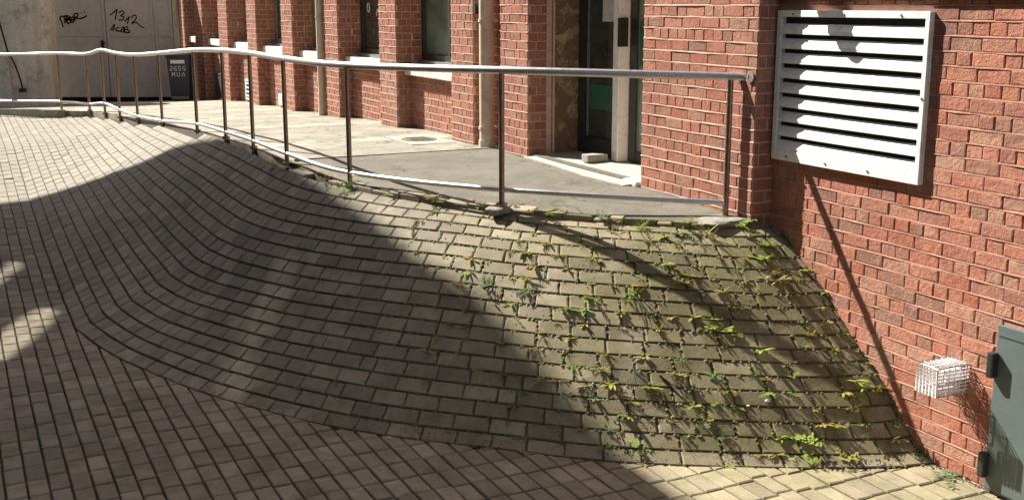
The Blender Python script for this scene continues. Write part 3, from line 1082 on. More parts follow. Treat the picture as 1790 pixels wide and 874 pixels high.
# door recess: two-step far reveal, door leaves, threshold
DOOR_D = -0.56
old = street_part("old_reveal", M["oldwall"], bld, [(3.545, 3.60, -0.80, -0.26, 0.8, 3.3)])
street_part("reveal_seam", M["mortar_pale"], bld, [(3.525, 3.545, -0.275, -0.255, 0.9, 3.3)])
op = []
place_bricks(brick_list(-0.56, -0.27, 0.95, 2.3, phase=1), lambda x, y, z: WP(3.545 - y, x, z), op, 0.004, 0.014)
op = [q for q in op if brng.random() < 0.55]
lay_bricks(op, bld, M["oldwall"], 300, "old_brick")
door = empty("glass_door"); door.parent = bld
zd = 1.065
street_part("door_leaf", M["frame_dark"], door, [
    (3.40, 3.52, DOOR_D - 0.05, DOOR_D + 0.02, zd, 3.2), (2.74, 2.80, DOOR_D - 0.05, DOOR_D + 0.02, zd, 3.2), (2.80, 3.40, DOOR_D - 0.05, DOOR_D + 0.015, zd, zd + 0.16)])
street_part("pane", M["pane"], door, [(2.80, 3.40, DOOR_D - 0.035, DOOR_D - 0.015, zd + 0.16, 3.2)])
street_part("pane_bead", M["frame_grey"], door, [(3.365, 3.385, DOOR_D - 0.015, DOOR_D + 0.004, zd + 0.16, 3.2)])
street_part("green_poster", M["green_film"], door, [(2.815, 3.36, DOOR_D - 0.014, DOOR_D - 0.011, 1.50, 1.74)])
street_part("paper_notice", M["paper"], door, [(2.83, 3.12, DOOR_D - 0.014, DOOR_D - 0.011, 2.34, 2.60)])
street_part("door_post", M["white"], door, [(2.63, 2.735, DOOR_D - 0.06, DOOR_D + 0.10, zd - 0.005, 3.25)], 0.01)
street_part("side_frame", M["frame_dark"], door, [(2.50, 2.61, DOOR_D - 0.06, DOOR_D - 0.01, zd, 3.2), (1.4, 2.50, DOOR_D - 0.06, DOOR_D - 0.015, zd, zd + 0.10)])
street_part("side_pane", M["pane_reflect"], door, [(1.4, 2.50, DOOR_D - 0.05, DOOR_D - 0.03, zd + 0.10, 3.2)])
street_part("green_sticker", M["green_film"], door, [(2.30, 2.47, DOOR_D - 0.029, DOOR_D - 0.026, 1.95, 2.35)])
street_part("push_plate", M["rubber"], door, [(2.60, 2.632, DOOR_D + 0.02, DOOR_D + 0.115, 2.12, 2.38)])
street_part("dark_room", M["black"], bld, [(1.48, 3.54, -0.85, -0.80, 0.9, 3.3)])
street_part("threshold", M["concrete_light"], bld, [(1.50, 3.52, -0.80, -0.50, 0.9, zd - 0.01)])

# ---------------------------------------------------------------- small wall fittings of the facade
def fit(name, boxes_mats, label, cat, group=None, bevel=0.0):
    e = empty(name)
    for nm, mat, boxes in boxes_mats:
        street_part(nm, mat, e, boxes, bevel)
    return tag(e, label, cat, group)
fit("keypad", [("case", M["cabinet"], [(3.60, 3.76, -0.50, -0.38, 2.37, 2.62)]), ("buttons", M["paper"], [(3.585, 3.60, -0.47, -0.41, 2.42, 2.56)])][:1] + [("screen", M["paper"], [(3.588, 3.599, -0.475, -0.405, 2.42, 2.57)])],
    "small grey intercom with pale screen on the door reveal", "intercom")
e = empty("wall_vent")
street_part("frame", M["white"], e, [(15.92, 16.38, PANEL_D + 0.004, PANEL_D + 0.03, 0.66, 0.70), (15.92, 16.38, PANEL_D + 0.004, PANEL_D + 0.03, 1.02, 1.06), (15.92, 15.97, PANEL_D + 0.004, PANEL_D + 0.03, 0.70, 1.02), (16.33, 16.38, PANEL_D + 0.004, PANEL_D + 0.03, 0.70, 1.02)])
street_part("opening", M["black"], e, [(15.97, 16.33, PANEL_D + 0.009, PANEL_D + 0.012, 0.70, 1.02)])
for k in range(4):
    street_part("slat", M["white"], e, [(15.97, 16.33, PANEL_D + 0.013, PANEL_D + 0.04, 0.725 + k * 0.08, 0.755 + k * 0.08)])
tag(e, "small white slatted air vent low on the brick facade", "vent")
e = empty("meter_box")
street_part("case", M["frame_dark"], e, [(18.25, 18.95, PANEL_D + 0.004, PANEL_D + 0.09, 0.50, 1.05)], 0.02)
street_part("lid", M["rubber"], e, [(18.32, 18.88, PANEL_D + 0.091, PANEL_D + 0.10, 0.58, 0.98)])
tag(e, "dark box low in the shaded bay near the gate", "box")
e = empty("white_plate")
street_part("plate", M["white"], e, [(13.57, 13.80, PANEL_D + 0.012, PANEL_D + 0.04, 0.74, 0.94)], 0.008)
street_part("screw", M["iron"], e, [(13.67, 13.69, PANEL_D + 0.041, PANEL_D + 0.047, 0.83, 0.85)])
tag(e, "small blank white plate near the ground below a window", "plate")

def downpipe(t, d, r, z0, z1, label, clips):
    e = empty("downpipe")
    mb = MB(); mb.tube([WP(t, d, z0), WP(t, d, z0 + 0.06), WP(t, d, z0 + 0.5), WP(t, d, z1)], r, 18)
    o = mb.build("pipe", M["beige"], e); auto_smooth(o)
    mb = MB(); mb.tube([WP(t, d, z0 + 0.0), WP(t, d, z0 + 0.09)], r * 1.12, 18)
    o = mb.build("shoe", M["beige"], e); auto_smooth(o)
    for zc in clips:
        mb = MB(); mb.tube([WP(t, d, zc), WP(t, d, zc + 0.03)], r * 1.13, 18)
        sb = MB(); sbox(sb, t - 0.015, t + 0.015, d - r - 0.10, d - r, zc + 0.002, zc + 0.028); to_world(sb); mb.add(sb.v, sb.f)
        o = mb.build("bracket", M["beige"], e); auto_smooth(o)
    return tag(e, label, "downpipe", "downpipes on the brick facade")
downpipe(4.58, -0.02, 0.078, z_pav(4.6) - 0.01, 4.5, "beige downpipe in the recess just left of the door pier", (1.20, 2.32))
downpipe(10.46, 0.03, 0.055, z_pav(10.4) - 0.01, 4.5, "thin beige downpipe between two window bays halfway along the facade", (1.15, 2.30))
downpipe(22.35, 0.12, 0.10, z_pav(22) - 0.02, 4.5, "beige downpipe at the far corner beside the grey gate", (1.3, 2.2))
e = empty("pipe_sensor")
street_part("body", M["frame_dark"], e, [(4.655, 4.70, 0.03, 0.075, 2.40, 2.52)], 0.006)
tag(e, "tiny dark fitting clipped to the beige downpipe by the door", "fitting")

# ---------------------------------------------------------------- louvre
lv = tag(empty("louvre"), "large white metal louvre with sloping slats on the right-hand wall", "louvre")
a, b, z0, z1 = LV
fw = 0.044
FD0, FD1 = WALL_D - 0.02, WALL_D + 0.046
street_part("frame", M["white"], lv, [(a, b, FD0, FD1, z0, z0 + 0.070), (a, b, FD0, FD1, z1 - fw, z1),
            (a, a + fw - 0.01, FD0, FD1, z0 + 0.070, z1 - fw), (b - fw, b, FD0, FD1, z0 + 0.070, z1 - fw)], 0.003)
street_part("backing", M["black"], lv, [(a + 0.02, b - 0.02, WALL_D - 0.012, WALL_D + 0.003, z0 + 0.04, z1 - 0.03)])
ns_ = 9
for k in range(ns_):
    zc = z0 + 0.070 + (z1 - fw - z0 - 0.085) * (k + 0.46) / ns_
    mb = MB()
    # sloping blade: high at the back, lip at the front
    prof_ = [(WALL_D + 0.010, zc + 0.021), (WALL_D + 0.014, zc + 0.024), (FD1 - 0.006, zc - 0.022), (FD1 - 0.006, zc - 0.046), (FD1 - 0.010, zc - 0.046), (FD1 - 0.011, zc - 0.026)]
    xa, xb = a + fw - 0.012, b - fw + 0.002
    sag = brng.gauss(0, 0.002)
    vs_ = [WP(xa, p[0], p[1]) for p in prof_] + [WP((xa + xb) / 2, p[0], p[1] + sag) for p in prof_] + [WP(xb, p[0], p[1]) for p in prof_]
    n_ = len(prof_)
    fs_ = []
    for s_ in range(2):
        for i in range(n_):
            j = (i + 1) % n_
            fs_.append((s_*n_+i, s_*n_+j, (s_+1)*n_+j, (s_+1)*n_+i))
    fs_.append(tuple(range(n_))[::-1]); fs_.append(tuple(range(2*n_, 3*n_)))
    o = mesh_obj("slat", vs_, fs_, M["white"], lv)
for (t_, z_) in ((-1.2, z1 - 0.025), (-0.7, z1 - 0.025), (-0.2, z1 - 0.025), (-1.41, 1.95), (-1.0, z0 + 0.03), (-0.6, z0 + 0.03), (-0.2, z0 + 0.03)):
    mb = MB(); mb.tube([WP(t_, FD1 - 0.002, z_), WP(t_, FD1 + 0.005, z_)], 0.008, 10)
    mb.build("screw", M["iron"], lv)

# ---------------------------------------------------------------- flue guard
fg = tag(empty("flue_guard"), "bright wire cage round a flue outlet low on the brick wall", "flue guard")
ta, tb, za, zb, db = -1.90, -1.745, 0.262, 0.432, 0.085
r_ = 0.0037
mbv = MB(); mbh = MB()
nw = 6
for k in range(nw):                                # rings parallel to the wall
    d_ = WALL_D + 0.03 + (db - WALL_D - 0.03) * k / (nw - 1)
    mbv.tube([WP(ta, d_, za), WP(tb, d_, za), WP(tb, d_, zb), WP(ta, d_, zb)], r_, 6, closed=True)
for k in range(9):
    z_ = za + (zb - za) * k / 8
    for t_ in (ta, tb): mbh.tube([WP(t_, WALL_D, z_), WP(t_, db, z_)], r_, 6)
    mbh.tube([WP(ta, db, z_), WP(tb, db, z_)], r_, 6)
for k in range(7):
    t_ = ta + (tb - ta) * k / 6
    for z_ in (za, zb): mbh.tube([WP(t_, WALL_D, z_), WP(t_, db, z_)], r_, 6)
    mbh.tube([WP(t_, db + r_ * 1.6, za), WP(t_, db + r_ * 1.6, zb)], r_, 6)
o = mbv.build("hoop", M["grille"], fg, True)
o = mbh.build("wire", M["grille"], fg, True)
mb = MB(); mb.tube([WP((ta+tb)/2, WALL_D - 0.02, (za+zb)/2), WP((ta+tb)/2, WALL_D + 0.15, (za+zb)/2)], 0.045, 20)
o = mb.build("flue_pipe", M["white"], fg); auto_smooth(o)

# ---------------------------------------------------------------- cabinet
cb = tag(empty("utility_cabinet"), "grey-green metal cabinet set in the wall at the right edge", "cabinet")
street_part("body", M["cabinet"], cb, [(-3.35, -2.125, WALL_D - 0.3, WALL_D + 0.03, -0.285, 0.715)], 0.004)
street_part("door", M["cabinet"], cb, [(-3.30, -2.115, WALL_D + 0.032, WALL_D + 0.052, -0.245, 0.735)], 0.005)
street_part("trim_groove", M["rubber"], cb, [(-3.30, -2.13, WALL_D + 0.0525, WALL_D + 0.0535, 0.668, 0.674)])
for zc in (0.50, -0.10):
    street_part("hinge", M["frame_dark"], cb, [(-2.14, -2.095, WALL_D + 0.053, WALL_D + 0.10, zc - 0.075, zc + 0.075)], 0.01)
street_part("plinth", M["concrete"], cb, [(-3.4, -2.10, WALL_D + 0.0, WALL_D + 0.06, -0.40, -0.288)])

# ---------------------------------------------------------------- handrail
hr = tag(empty("handrail"), "curving stainless steel handrail along the top of the paved bank", "handrail")
ext = [(18.6, 5.25, 0.52, 1.575, 0.70), (20.2, 6.4, 0.45, 1.53, 0.65)]
allp = ext[::-1] + list(RAIL)
top_pts = [(r[0], r[1], r[3] - 0.030) for r in allp] + [(0.06, -0.0, 2.0)]
lowp = [(r[0], r[1], r[4] - 0.02) for r in allp]
def rail_tube(pts, rad, name, per=8):
    sp = smooth_poly(pts, per)
    mb = MB(); mb.tube([WP(*p) for p in sp], rad, 18)
    o = mb.build(name, M["steel"], hr); auto_smooth(o, 50)
rail_tube(top_pts, 0.029, "top_rail")
rail_tube(lowp, 0.020, "bottom_rail")
for r in allp:
    mb = MB(); mb.tube([WP(r[0], r[1], r[2] - 0.08), WP(r[0], r[1], r[3] - 0.045)], 0.0215, 16)
    o = mb.build("post", M["post"], hr); auto_smooth(o, 50)
for r in allp[4:-1]:
    mb = MB(); mb.tube([WP(r[0], r[1], r[2] - 0.02), WP(r[0], r[1], r[2] + 0.010)], 0.045, 18)
    o = mb.build("base_plate", M["post"], hr); auto_smooth(o, 50)
mb = MB(); mb.tube([WP(0.06, 0.012, 2.0), WP(0.06, 0.020, 2.0)], 0.040, 20)
o = mb.build("wall_flange", M["steel"], hr); auto_smooth(o, 50)
# concrete footings of the two nearest posts
def lump(t, d, z, rx, ry, rz, mat, seed, name, parent=None):
    bm = bmesh.new(); bmesh.ops.create_icosphere(bm, subdivisions=3, radius=1)
    for v in bm.verts:
        n_ = noise.noise(v.co * 1.6 + Vector((seed, 0, 0))) * 0.25
        p = v.co * (1 + n_)
        p.z = min(p.z, 0.55 + 0.1 * n_)
        v.co = WP(t + p.x * rx, d + p.y * ry, z + p.z * rz)
    bmesh.ops.recalc_face_normals(bm, faces=bm.faces[:])
    me = bpy.data.meshes.new(name); bm.to_mesh(me); bm.free(); me.materials.append(mat)
    o = bpy.data.objects.new(name, me); COL.objects.link(o)
    if parent: o.parent = parent
    auto_smooth(o, 60)
    return o
tag(lump(0.14, 0.12, 0.962, 0.16, 0.26, 0.055, M["footing"], 3.1, "concrete_footing"), "rough grey concrete footing at the last rail post by the wall", "footing")
tag(lump(1.19, 1.44, 0.982, 0.08, 0.10, 0.040, M["footing"], 7.7, "concrete_footing"), "small grey concrete footing under the second post from the wall", "footing")

# ---------------------------------------------------------------- pavement details
# door ramp pad
def pad(pts, name, mat, thick, parent):
    n_ = len(pts)
    v = [WP(*p) for p in pts] + [WP(p[0], p[1], p[2] - thick) for p in pts]
    f = [tuple(range(n_)), tuple(range(n_, 2*n_))[::-1]] + [(i, n_+i, n_+(i+1) % n_, (i+1) % n_) for i in range(n_)]
    me = mesh_obj(name, v, f, mat, parent)
    bm = bmesh.new(); bm.from_mesh(me.data); bmesh.ops.recalc_face_normals(bm, faces=bm.faces[:]); bm.to_mesh(me.data); bm.free()
    return me
pad([(3.54, -0.52, 1.055), (1.55, -0.52, 1.058), (1.52, -0.02, 1.045), (1.60, 0.10, 1.022), (2.2, 0.12, 1.022), (3.0, 0.05, 1.025), (3.62, 0.02, 1.022), (3.56, -0.05, 1.042)], "door_ramp", M["concrete_light"], 0.10, pave_o)
street_part("drain_channel", M["iron"], pave_o, [(1.75, 3.50, -0.10, -0.03, 1.02, 1.0515)])
street_part("joint_strip", M["concrete"], pave_o, [(4.44, 4.47, 0.0, 2.12, 0.99, 1.019)])
street_part("white_mortar_patch", M["stone"], pave_o, [(1.49, 1.72, -0.30, 0.04, 1.0, 1.062)], 0.02)
blk = tag(empty("doorstop_brick"), "loose grey block on the step holding the glass door", "block")
mb = MB(); sbox(mb, 2.72, 2.84, -0.42, -0.20, 1.056, 1.125, 0.008); to_world(mb); mb.build("block", M["concrete"], blk)
mh = tag(empty("manhole_cover"), "worn metal manhole cover in a pale surround on the upper pavement", "manhole cover")
zc = z_pav(5.6)
street_part("surround", M["concrete"], mh, [(5.15, 6.05, 0.10, 0.62, zc - 0.05, zc + 0.010)], 0.003)
mb = MB()
mb.tube([WP(5.6, 0.36, zc - 0.02), WP(5.6, 0.36, zc + 0.016)], 0.20, 32); mb.build("lid", M["iron"], mh)
for k in range(5):
    street_part("rib", M["iron"], mh, [(5.46 + k * 0.065, 5.49 + k * 0.065, 0.24, 0.48, zc + 0.0165, zc + 0.021)])

# ---------------------------------------------------------------- gate, bin, render wall at the far end
GY = 27.2
def gz(x, y): return x
gt = tag(empty("metal_gate", (0, 0, 0)), "grey steel gate with black spray-painted tags at the far end", "gate")
gx0, gx1, gb, gtop = -10.75, -7.90, 0.36, 4.2
def gbox(nm, mat, lo, hi, bev=0.0):
    mb = MB(); mb.box(lo, hi, bev); return mb.build(nm, mat, gt)
gbox("leaf", M["gate"], (gx0, GY, gb), (-9.475, GY + 0.06, gtop))
gbox("leaf", M["gate"], (-9.465, GY, gb), (gx1, GY + 0.06, gtop))
for xx in (gx0 + 0.02, -9.54, -9.455, -8.42, -8.32, gx1 - 0.07):
    gbox("stile", M["gate"], (xx, GY - 0.025, gb + 0.05), (xx + 0.055, GY - 0.001, gtop))
for x0_, x1_ in ((gx0 + 0.08, -9.55), (-9.39, -8.43), (-8.26, gx1 - 0.08)):
    gbox("rail", M["gate"], (x0_, GY - 0.02, 1.77), (x1_, GY - 0.001, 1.815))
gbox("lock", M["rubber"], (-9.60, GY - 0.06, 1.50), (-9.545, GY - 0.026, 1.68))
gbox("handle", M["rubber"], (-9.56, GY - 0.09, 1.60), (-9.48, GY - 0.061, 1.63))
gbox("frame_post", M["beige"], (gx1 + 0.01, GY - 0.05, gb - 0.1), (gx1 + 0.10, GY + 0.1, gtop))
gbox("frame_post", M["iron"], (gx0 - 0.10, GY - 0.05, gb - 0.1), (gx0 - 0.01, GY + 0.1, gtop))
gbox("shadow_gap", M["black"], (gx0, GY + 0.08, gb - 0.3), (gx1, GY + 0.10, gtop))
# strokes of the tags, in gate metres (x, z)
def stroke(mb, pts, w, y=None):
    y = GY - 0.004 if y is None else y
    pts = [Vector((p[0], 0, p[1])) for p in (smooth_poly(pts, 4) if len(pts) > 2 else pts)]
    n_ = len(pts)
    L_, R_ = [], []
    for i in range(n_):
        d = (pts[min(i+1, n_-1)] - pts[max(i-1, 0)]).normalized()
        nn = Vector((-d.z, 0, d.x)) * w / 2
        L_.append(pts[i] + nn); R_.append(pts[i] - nn)
    base = len(mb.v)
    vv = [Vector((p.x, y, p.z)) for p in L_ + R_]
    ff = [(i, i+1, n_+i+1, n_+i) for i in range(n_-1)]
    mb.add(vv, ff)
def glyphs(strokes, u0, v0, us, vs_, w, name, mat, parent, y=None):
    mb = MB()
    for s_ in strokes:
        stroke(mb, [(u0 + p[0] * us, v0 + p[1] * vs_) for p in s_], w, y)
    return mb.build(name, mat, parent)
# px -> gate metres: x = (px-895)*GY/2045ish ; handled with the zoomed picture's own units
def GP(zx, zy):                     # position in a 3.97x enlargement of the top left corner
    X, Y_ = zx / 3.973, zy / 3.973
    c_, s_ = math.cos(PITCH), math.sin(PITCH)
    rx, ry, rz = (X - 895) / 2000, c_ - (-(Y_ - 437) / 2000) * -s_, 0
    upv = -(Y_ - 437) / 2000
    dy = c_ + upv * s_; dz = -s_ + upv * c_
    k_ = GY / dy
    return (rx * k_, CAM_H + dz * k_)
def gp(lst): return [[GP(*p) for p in s_] for s_ in lst]
t1312 = gp([[(765, 108), (790, 88), (815, 66)], [(815, 66), (808, 100), (800, 140)],
            [(825, 92), (850, 78), (862, 95), (838, 112), (862, 122), (850, 142), (825, 140)],
            [(866, 152), (884, 134), (899, 118)], [(899, 118), (891, 145), (883, 168)],
            [(912, 128), (930, 108), (948, 118), (938, 142), (913, 166), (945, 158), (975, 182), (1003, 196)]])
tacab = gp([[(765, 215), (785, 185), (797, 172), (790, 200), (784, 220)], [(775, 205), (800, 202)], [(830, 192), (808, 200), (810, 218), (832, 216)],
            [(838, 222), (848, 195), (860, 190), (858, 224)], [(842, 210), (860, 208)], [(868, 190), (866, 228)], [(866, 192), (885, 188), (884, 206), (868, 208), (898, 214), (890, 230), (868, 228)],
            [(800, 212), (850, 225), (905, 228)]])
tmbor = gp([[(440, 192), (428, 155), (417, 122), (445, 120), (452, 165)], [(445, 120), (458, 112), (464, 160)], [(466, 110), (470, 165), (490, 155), (486, 138), (468, 138), (486, 122), (466, 110)],
            [(497, 120), (492, 148), (508, 158), (515, 132), (500, 116)], [(515, 100), (522, 150)], [(515, 100), (540, 96), (538, 118), (520, 124), (545, 132), (575, 128), (603, 112)],
            [(560, 94), (566, 93)], [(584, 86), (590, 85)], [(470, 130), (500, 150)], [(455, 140), (520, 140)]])
def tagger(strokes, w, nm):
    mb = MB()
    for s_ in strokes: stroke(mb, s_, w)
    o = mb.build(nm, M["spray"], gt)
    bm = bmesh.new(); bm.from_mesh(o.data)
    for f in bm.faces:
        if f.normal.y > 0: f.normal_flip()
    bm.to_mesh(o.data); bm.free()
    return o
tagger(t1312, 0.030, "graffiti"); tagger(tacab, 0.026, "graffiti"); tagger(tmbor, 0.036, "graffiti")

bn = tag(empty("wheelie_bin"), "dark blue wheelie bin with white label beside the gate", "bin")
bx0, bx1, by0, by1, bz0, bz1 = -7.52, -7.03, 25.2, 25.7, 0.37, 1.38
mb = MB()
vb = [(bx0+.05, by0+.06, bz0+.06), (bx1-.05, by0+.06, bz0+.06), (bx1-.05, by1-.04, bz0+.06), (bx0+.05, by1-.04, bz0+.06), (bx0, by0, bz1), (bx1, by0, bz1), (bx1, by1, bz1), (bx0, by1, bz1)]
mb.add(vb, [(0,3,2,1),(4,5,6,7),(0,1,5,4),(1,2,6,5),(2,3,7,6),(3,0,4,7)]); mb.build("body", M["bin"], bn)
mb = MB(); mb.box((bx0-.02, by0-.04, bz1+.002), (bx1+.02, by1+.03, bz1+.06), 0.015); mb.build("lid", M["bin"], bn)
for xx in (bx0 + .03, bx1 - .07):
    mb = MB(); mb.tube([(xx, by1 - .02, bz0 + .09), (xx + .04, by1 - .02, bz0 + .09)], 0.1, 18); mb.build("wheel", M["rubber"], bn)
mb = MB(); mb.box((bx0 + .06, by0 + .035, bz0 + .10), (bx1 - .06, by0 + .042, bz0 + .16)); mb.build("foot_bar", M["frame_grey"], bn)
mb = MB(); mb.box((bx0 + .08, by0 + 0.004, 1.24), (bx1 - .10, by0 + 0.0075, 1.365)); mb.build("label_sticker", M["paper"], bn)
mb = MB()
rr = random.Random(8)
def bst(pts): stroke(mb, pts, 0.014, by0 + 0.012)
x_ = bx0 + .06
for gl in ([(0,.9),(.6,1),(.7,.6),(0,.1),(.8,0)], [(.7,1),(.1,.8),(0,.2),(.6,0),(.7,.4),(.1,.5)], [(.7,1),(0,1),(0,.55),(.6,.5),(.6,.1),(0,0)], [(.7,1),(0,.9),(.1,.5),(.7,.4),(.5,0),(0,.1)]):
    bst([(x_ + p[0]*.075, 1.09 + p[1]*.09) for p in gl]); x_ += .095
x_ = bx0 + .10
for gl in ([(0,0),(.1,1),(.4,.4),(.7,1),(.8,0)], [(0,1),(.1,.1),(.6,.1),(.7,1)], [(0,0),(.4,1),(.8,0)]):
    bst([(x_ + p[0]*.08, 0.96 + p[1]*.09) for p in gl]); x_ += .11
o = mb.build("marker_scribble", M["chalk"], bn)
bm = bmesh.new(); bm.from_mesh(o.data)
for f in bm.faces:
    if f.normal.y > 0: f.normal_flip()
bm.to_mesh(o.data); bm.free()
# back of bin wheels rest on pavement
rw = tag(empty("rendered_wall"), "pale stained cement-rendered wall at the far left", "wall")
vs_, fs_ = [], []
outl = [(-16.0, 25.0), (-11.5, 24.6), (-10.6, 24.45), (-10.05, 24.5), (-9.78, 24.7), (-9.85, 25.2), (-10.95, 27.1), (-16, 27.2)]
nh = 10
for j in range(nh + 1):
    z_ = 0.0 + 4.2 * j / nh
    for (x_, y_) in outl:
        fl = 0.16 * max(0, 1 - (z_ - .4) / 1.6) if y_ < 25.5 else 0
        vs_.append((x_ + 0.03 * noise.noise((x_, y_, z_)), y_ - fl * 0.6, z_))
no = len(outl)
for j in range(nh):
    for i in range(no):
        k = (i + 1) % no
        fs_.append((j*no+i, j*no+k, (j+1)*no+k, (j+1)*no+i))
o = mesh_obj("render_face", vs_, fs_, M["render"], rw); auto_smooth(o, 60)
tag(mesh_obj("cable", [], [], None), "x", "x") if False else None
cbl = tag(empty("hanging_cable"), "black cable hanging down the pale wall at the left edge", "cable")
mb = MB(); mb.tube([(-10.75, 24.25, 2.6), (-10.52, 24.2, 1.55), (-10.36, 24.15, 1.25), (-10.27, 24.15, 0.9), (-10.25, 24.15, 0.72)], 0.02, 8)
mb.build("cable_run", M["rubber"], cbl, True)
mb = MB(); mb.box((-10.33, 24.1, 0.70), (-10.2, 24.22, 0.78), 0.02); mb.build("cable_end", M["rubber"], cbl)

# ---------------------------------------------------------------- opposite building, out of frame on the left: it shades the lower street
ob = tag(empty("opposite_building"), "tall stucco building across the street, outside the picture, front shaped and slotted for its shadow", "building")
OD, OH = 8.5, 14.42
holes = [(13.95, 15.25, 7.62, 8.22), (11.25, 13.55, 7.42, 8.30)]
# street front, kept thin and split round slots added to let sun through
t_lo, t_hi = -14.0, 21.35
t_lo = -14.0
bx_ = [(t_lo, 15.4, OD, OD + 0.30, -0.5, 7.2), (t_lo, 12.4, OD, OD + 0.03, 8.6, OH + 0.24), (t_lo, 10.9, OD, OD + 0.03, 7.2, 8.6)]
street_part("front_wall", M["stucco"], ob, bx_)
street_part("rear_wing", M["stucco"], ob, [(t_lo, 8.5, OD + 0.31, 16.0, -0.5, OH - 0.4)])
# end added in the outline of the shadow it casts on the bank
rk = [(15.4, -0.5), (16.9, -0.5), (17.1, 7.3), (17.86, 8.22), (18.89, 9.14), (19.78, 10.13), (20.85, 11.55), (21.15, 12.52), (21.5, 13.3), (21.4, 13.9), (21.05, 14.35), (20.5, 14.5), (17.4, 14.38), (15.6, 14.42), (15.4, 14.6)]
nr = len(rk)
mesh_obj("shadow_cut_end", [WP(p[0], OD, p[1]) for p in rk] + [WP(p[0], OD + 0.05, p[1]) for p in rk],
         [tuple(range(nr)), tuple(range(2*nr-1, nr-1, -1))] + [(i, (i+1) % nr, nr+(i+1) % nr, nr+i) for i in range(nr)], M["stucco"], ob)
# slanting slots added to throw small sun patches on the road
sc_ = []
for k in range(45):
    ta_ = 10.9 + k * 0.1
    tm = ta_ + 0.05
    cuts = []
    if 11.0 < tm < 13.72:
        f_ = max(0, (tm - 12.9) / 0.9)
        cuts.append((0.46 * tm + 1.95 + 0.12 * f_, 0.46 * tm + 2.38 - 0.14 * f_))
    if 13.7 < tm < 15.22:
        cuts.append((0.46 * tm + 1.03, 0.46 * tm + 1.28))
    z_ = 7.2
    for lo_, hi_ in sorted(cuts):
        lo_, hi_ = max(lo_, 7.2), min(hi_, 8.6)
        if lo_ > z_ + 0.01: sc_.append((ta_, ta_ + 0.1, OD, OD + 0.03, z_, lo_))
        z_ = max(z_, hi_)
    if z_ < 8.59: sc_.append((ta_, ta_ + 0.1, OD, OD + 0.03, z_, 8.6))
    for lo_, hi_ in cuts:              # close-set bars added to dim the sun in the slots
        sc_.append((ta_ + 0.002, ta_ + 0.036, OD + 0.001, OD + 0.006, max(lo_, 7.2) + 0.002, min(hi_, 8.6) - 0.002))
for k in range(30):                     # added upper slot, finned to throw a faint wedge of light
    ta_ = 12.4 + k * 0.1
    c_ = 13.40 + (ta_ + 0.05 - 16.1) * 0.83
    sc_.append((ta_, ta_ + 0.1, OD, OD + 0.03, 8.6, c_ - 0.17))
    sc_.append((ta_, ta_ + 0.1, OD, OD + 0.03, c_ + 0.17, OH + 0.24))
    sc_.append((ta_ + 0.002, ta_ + 0.086, OD + 0.001, OD + 0.005, c_ - 0.168, c_ + 0.168))
street_part("sun_slot_screen", M["stucco"], ob, sc_)
for fl in range(4):
    for k in range(12):
        t_ = -10 + k * 2.6
        z_ = 0.9 + fl * 3.4
        if fl == 2 and 9.5 < t_ < 16.5: continue
        if t_ > 15 or (fl == 3 and t_ > 11): continue
        w = empty("window"); w.parent = ob
        street_part("frame", M["white"], w, [(t_, t_ + 0.08, OD - 0.05, OD - 0.002, z_, z_ + 1.7), (t_ + 1.02, t_ + 1.1, OD - 0.05, OD - 0.002, z_, z_ + 1.7), (t_ + .08, t_ + 1.02, OD - 0.05, OD - 0.002, z_, z_ + .08), (t_ + .08, t_ + 1.02, OD - 0.05, OD - 0.002, z_ + 1.62, z_ + 1.7)])
        street_part("pane", M["pane"], w, [(t_ + .08, t_ + 1.02, OD - 0.02, OD - 0.003, z_ + .08, z_ + 1.62)])

# ---------------------------------------------------------------- weeds and litter
wr = random.Random(77)
def leaf(mb, base, direction, length, width, droop, up=Vector((0, 0, 1)), fold=0.15, nseg=3):
    d = direction.normalized()
    side = d.cross(up)
    if side.length < 1e-4: side = Vector((1, 0, 0))
    side.normalize()
    L_, C_, R_ = [], [], []
    p = base.copy(); dd = d.copy()
    for i in range(nseg + 1):
        u = i / nseg
        w = width * math.sin(math.pi * min(1, 0.12 + 0.88 * u)) ** 0.8 * 0.5 if i < nseg else 0.0
        nrm = side.cross(dd).normalized()
        L_.append(p - side * w + nrm * w * fold * 2); C_.append(p.copy()); R_.append(p + side * w + nrm * w * fold * 2)
        dd = (dd - up * droop / nseg).normalized()
        p = p + dd * length / nseg
    v = L_ + C_ + R_
    n_ = nseg + 1
    f = []
    for i in range(nseg):
        f.append((i, n_+i, n_+i+1, i+1)); f.append((n_+i, 2*n_+i, 2*n_+i+1, n_+i+1))
    mb.add(v, f)
